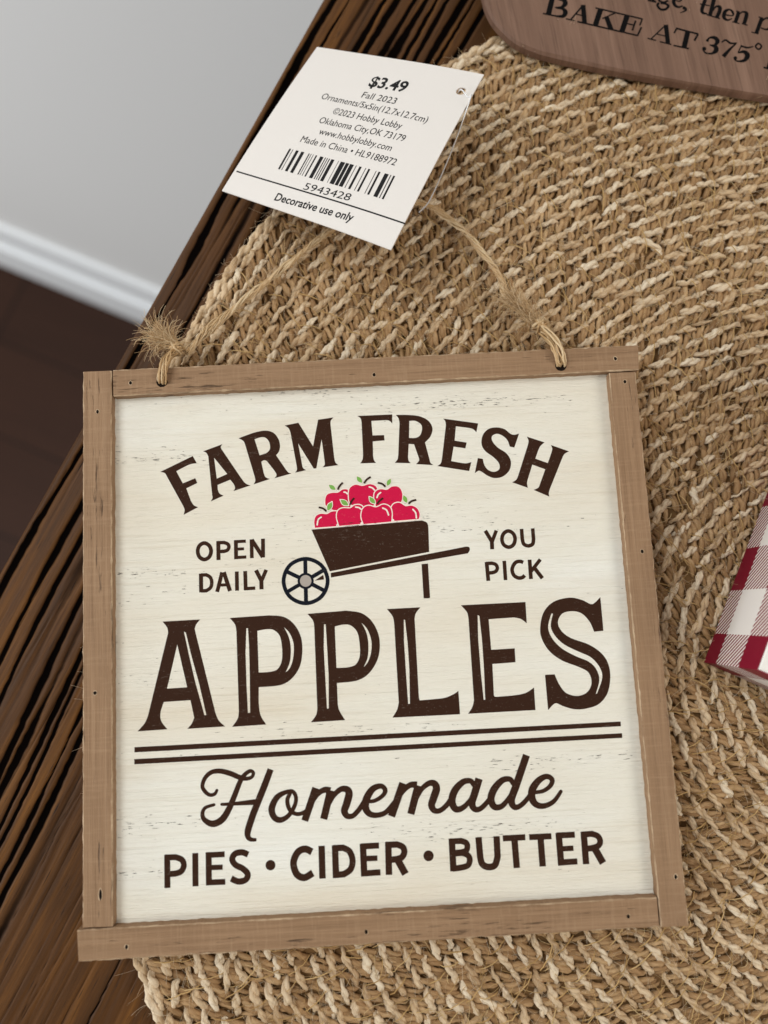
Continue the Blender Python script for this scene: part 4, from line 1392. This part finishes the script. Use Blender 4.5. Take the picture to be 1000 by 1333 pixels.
text_part([('$3.49', 20.69, 9.45, 30.89, 9.24, 3.3, 0.025), ('Fall 2023', 20.85, 13.19, 30.38, 13.21, 1.9, 0), ('Ornaments/5x5in(12.7x12.7cm)', 10.5, 15.84, 40.59, 16.53, 1.9, 0), ('©2023 Hobby Lobby', 16.01, 19.53, 35.41, 19.8, 1.9, 0), ('Oklahoma City,OK 73179', 13.97, 22.87, 37.92, 22.99, 1.9, 0), ('www.hobbylobby.com', 15.75, 26.03, 36.17, 26.3, 1.9, 0), ('Made in China • HL9188972', 12.27, 29.25, 39.14, 29.75, 1.9, 0), ('5943428', 20.41, 41.63, 33.3, 41.57, 1.95, 0), ('Decorative use only', 14.68, 46.25, 36.63, 46.38, 2.1, 0.018)])
BARC = [[(10.69, 31.78), (10.95, 37.98), (11.48, 38.0), (11.21, 31.79)], [(11.69, 31.8), (11.96, 38.01), (12.13, 38.02), (11.87, 31.8)], [(12.74, 31.82), (13.01, 38.04), (13.8, 38.07), (13.53, 31.84)], [(14.31, 31.85), (14.59, 38.09), (15.46, 38.11), (15.19, 31.87)], [(16.5, 31.9), (16.78, 38.15), (17.09, 38.16), (16.8, 31.9)], [(17.15, 31.91), (17.44, 38.17), (17.61, 38.18), (17.33, 31.91)], [(17.81, 31.92), (18.09, 38.19), (18.27, 38.2), (17.98, 31.93)], [(18.59, 31.94), (18.88, 38.22), (19.28, 38.23), (18.99, 31.95)], [(19.9, 31.96), (20.2, 38.26), (21.16, 38.28), (20.86, 31.98)], [(21.3, 31.99), (21.6, 38.3), (21.86, 38.31), (21.56, 32.0)], [(21.91, 32.0), (22.21, 38.32), (22.43, 38.32), (22.13, 32.01)], [(22.48, 32.02), (22.78, 38.33), (23.05, 38.34), (22.74, 32.02)], [(23.13, 32.03), (23.44, 38.35), (24.32, 38.38), (24.01, 32.05)], [(25.14, 32.07), (25.46, 38.41), (25.59, 38.42), (25.27, 32.07)], [(25.84, 32.08), (26.16, 38.43), (27.38, 38.47), (27.06, 32.11)], [(27.33, 32.11), (27.65, 38.48), (28.52, 38.5), (28.2, 32.13)], [(28.46, 32.13), (28.79, 38.51), (29.84, 38.54), (29.51, 32.16)], [(30.12, 32.17), (30.45, 38.56), (30.63, 38.57), (30.29, 32.17)], [(31.08, 32.19), (31.42, 38.59), (32.03, 38.61), (31.69, 32.2)], [(32.74, 32.22), (33.08, 38.64), (33.26, 38.65), (32.91, 32.22)], [(33.53, 32.24), (33.87, 38.66), (34.4, 38.68), (34.05, 32.25)], [(35.58, 32.28), (35.93, 38.73), (36.1, 38.73), (35.75, 32.28)], [(36.32, 32.29), (36.67, 38.75), (37.2, 38.76), (36.84, 32.3)], [(37.98, 32.33), (38.34, 38.8), (39.39, 38.83), (39.03, 32.35)], [(39.51, 32.36), (39.87, 38.84), (40.09, 38.85), (39.73, 32.36)], [(40.25, 32.37), (40.62, 38.87), (41.1, 38.88), (40.73, 32.38)]]
Vv, Ff = [], []
for q in BARC:
    o = len(Vv)
    Vv += [onto(u, v, 0.025) for u, v in q]
    Ff.append((o, o + 1, o + 2, o + 3))
keep(mesh_obj('barcode', Vv, Ff, tagink), ptag)
RULE = [(0.27, 41.32), (48.85, 43.18)]
Vv, Ff = [], []
for i in range(17):
    u = RULE[0][0] + (RULE[1][0] - RULE[0][0]) * i / 16
    v = RULE[0][1] + (RULE[1][1] - RULE[0][1]) * i / 16
    Vv += [onto(u, v - 0.19, 0.025), onto(u, v + 0.19, 0.025)]
Ff = [(2 * i, 2 * i + 1, 2 * i + 3, 2 * i + 2) for i in range(16)]
keep(mesh_obj('printed_line', Vv, Ff, tagink), ptag)
t = NT('clear_plastic')
t.b.inputs['Transmission Weight'].default_value = 0.45
t.done(rgb(240, 240, 240), 0.2, 0.5)
lp = Tubes()
hp = np.array(onto(HU, HV, 0.3)) / MM - np.array([0, 0, Z0])
lp.add(catmull(np.array([hp + (-0.8, 0.2, -3), hp + (0, -0.2, 0.4), hp + (1.6, -2.4, 0.5), (91.6, 184.0, 9), (88.2, 176.5, 5), (84.6, 170.2, 0), (81.8, 166.5, -4.5), (79.6, 165.4, -7.0)]), 8), 0.17, 8)
keep(lp.build('plastic_loop', t.m), ptag)

# ---------------------------------------------------------------- recipe board at the upper right
BZ = -7.0
bo = [(97.5, 232), (99.14, 224.58), (99.71, 221.28), (101.03, 217.54), (102.8, 214.65), (106.06, 210.85), (110.2, 208.2), (115.88, 206.0), (131.14, 201.63), (150.22, 196.97), (169.34, 192.6)]
bo = list(map(tuple, catmull(np.array(bo), 4)))
e1 = np.array([bo[-1][0] - bo[-9][0], bo[-1][1] - bo[-9][1]])
e1 /= np.linalg.norm(e1)
e2 = np.array([-e1[1], e1[0]])
far = np.array(bo[-1]) + e1 * 120
bo += [tuple(far), tuple(far + e2 * 75), tuple(np.array(bo[0]) + e2 * 44 + e1 * 22), tuple(np.array(bo[0]) + e2 * 30 + e1 * 7)]
t = NT('walnut_board')
ra = -math.atan2(e1[1], e1[0])
g1 = t.noise(t.coord('Object', (14, 420, 40), (0, 0, 0), ra + math.radians(70)), 1.0, 4.0, 0.6)
g2 = t.noise(t.coord('Object', (70, 1700, 40), (3, 0, 0), ra + math.radians(70)), 1.0, 3.0, 0.6)
c = t.ramp(g1, [(0.25, rgb(102, 76, 61)), (0.55, rgb(122, 93, 76)), (0.8, rgb(138, 108, 90))])
c = t.mix(t.math('MULTIPLY', t.math('SUBTRACT', g2, 0.55), 3.0, clamp=True), c, rgb(70, 50, 38))
t.bump(g2, 0.4, 0.0003)
t.done(c, 0.6, 0.3)
boardm = t.m
cen = np.mean(bo, axis=0)
n = len(bo)


def inset(p, d):
    v = cen - np.array(p)
    return tuple(np.array(p) + v / np.linalg.norm(v) * d)


V = [W(*p, BZ - 2.6) for p in bo] + [W(*p, BZ - 0.7) for p in bo] + [W(*inset(p, 0.7), BZ) for p in bo]
F = [tuple(range(2 * n, 3 * n)), tuple(reversed(range(n)))]
for k2 in (0, 1):
    F += [(k2 * n + i, k2 * n + (i + 1) % n, (k2 + 1) * n + (i + 1) % n, (k2 + 1) * n + i) for i in range(n)]
board = empty('recipe_board', W(cen[0], cen[1], BZ - 2.6))
tag(board, 'brown wooden board with rounded corner lettered BAKE AT 375, on the far mat edge', 'board')
slabo = mesh_obj('plank', V, F, boardm)
keep(slabo, board)
BOLD = 1.14
INK['k'] = mat_plain('black_board_ink', rgb(14, 12, 12), 0.7, 0.08, 700, 0.4)
artwork(BOARD_ART, BZ, board)

# ---------------------------------------------------------------- gingham box at the right
bx = np.array([139.69, 53.32])
d1 = np.array([159.13, 92.42]) - bx
d1 /= np.linalg.norm(d1)
d2 = np.array([d1[1], -d1[0]])
H0, H1 = -10.2, 14.8
box = empty('gingham_box', W(bx[0], bx[1], H0))
tag(box, 'small dark red and white gingham box with plain white top, right of the sign', 'box')
t = NT('red_white_gingham')
tc = t.n('ShaderNodeTexCoord')
sep = t.n('ShaderNodeSeparateXYZ')
t.l(tc.outputs['UV'], sep.inputs[0])
u_, v_ = sep.outputs[0], sep.outputs[1]
CELL = 10.8
A_ = t.math('LESS_THAN', t.math('FRACT', t.math('DIVIDE', t.math('ADD', u_, 3.6), 2 * CELL)), 0.5)
B_ = t.math('LESS_THAN', t.math('FRACT', t.math('DIVIDE', t.math('ADD', v_, 4.6), 2 * CELL)), 0.5)
both = t.math('MULTIPLY', A_, B_)
any_ = t.math('MAXIMUM', A_, B_)
hat = t.math('LESS_THAN', t.math('FRACT', t.math('DIVIDE', t.math('SUBTRACT', u_, v_), 1.35)), 0.52)
fac = t.math('MAXIMUM', both, t.math('MULTIPLY', any_, hat))
t.done(t.mix(fac, rgb(232, 226, 218), rgb(126, 10, 40)), 0.5, 0.3)
ging = t.m
whitem = mat_plain('white_box_top', rgb(238, 234, 226), 0.5, 0.3, 500, 0.02)


def bp(u, v, z):
    q = bx + d1 * u + d2 * v
    return W(q[0], q[1], z)


LU, LV = 75.0, 50.0
V = [bp(0, 0, H0), bp(LU, 0, H0), bp(LU, LV, H0), bp(0, LV, H0), bp(0, 0, H1), bp(LU, 0, H1), bp(LU, LV, H1), bp(0, LV, H1)]
F = [(1, 0, 4, 5), (0, 3, 7, 4), (3, 2, 6, 7), (2, 1, 5, 6), (0, 1, 2, 3), (4, 7, 6, 5)]
o = mesh_obj('body', V, F, ging)
uvl = o.data.uv_layers.new(name='UVMap')
hh = H1 - H0
UV = [[(LU, 0), (0, 0), (0, hh), (LU, hh)], [(0, 0), (LV, 0), (LV, hh), (0, hh)], [(0, 0), (LU, 0), (LU, hh), (0, hh)], [(LV, 0), (0, 0), (0, hh), (LV, hh)], [(0, 0)] * 4, [(0, 0)] * 4]
uvl.data.foreach_set('uv', [c_ for f_ in UV for p in f_ for c_ in p])
keep(o, box)
V = [bp(0.25, 0.25, H1 + 0.02), bp(LU - 0.25, 0.25, H1 + 0.02), bp(LU - 0.25, LV - 0.25, H1 + 0.02), bp(0.25, LV - 0.25, H1 + 0.02)]
V += [bp(0.5, 0.5, H1 + 0.35), bp(LU - 0.5, 0.5, H1 + 0.35), bp(LU - 0.5, LV - 0.5, H1 + 0.35), bp(0.5, LV - 0.5, H1 + 0.35)]
keep(mesh_obj('top_panel', V, [(0, 3, 2, 1), (4, 7, 6, 5), (0, 1, 5, 4), (1, 2, 6, 5), (2, 3, 7, 6), (3, 0, 4, 7)], whitem), box)

bpy.context.view_layer.update()
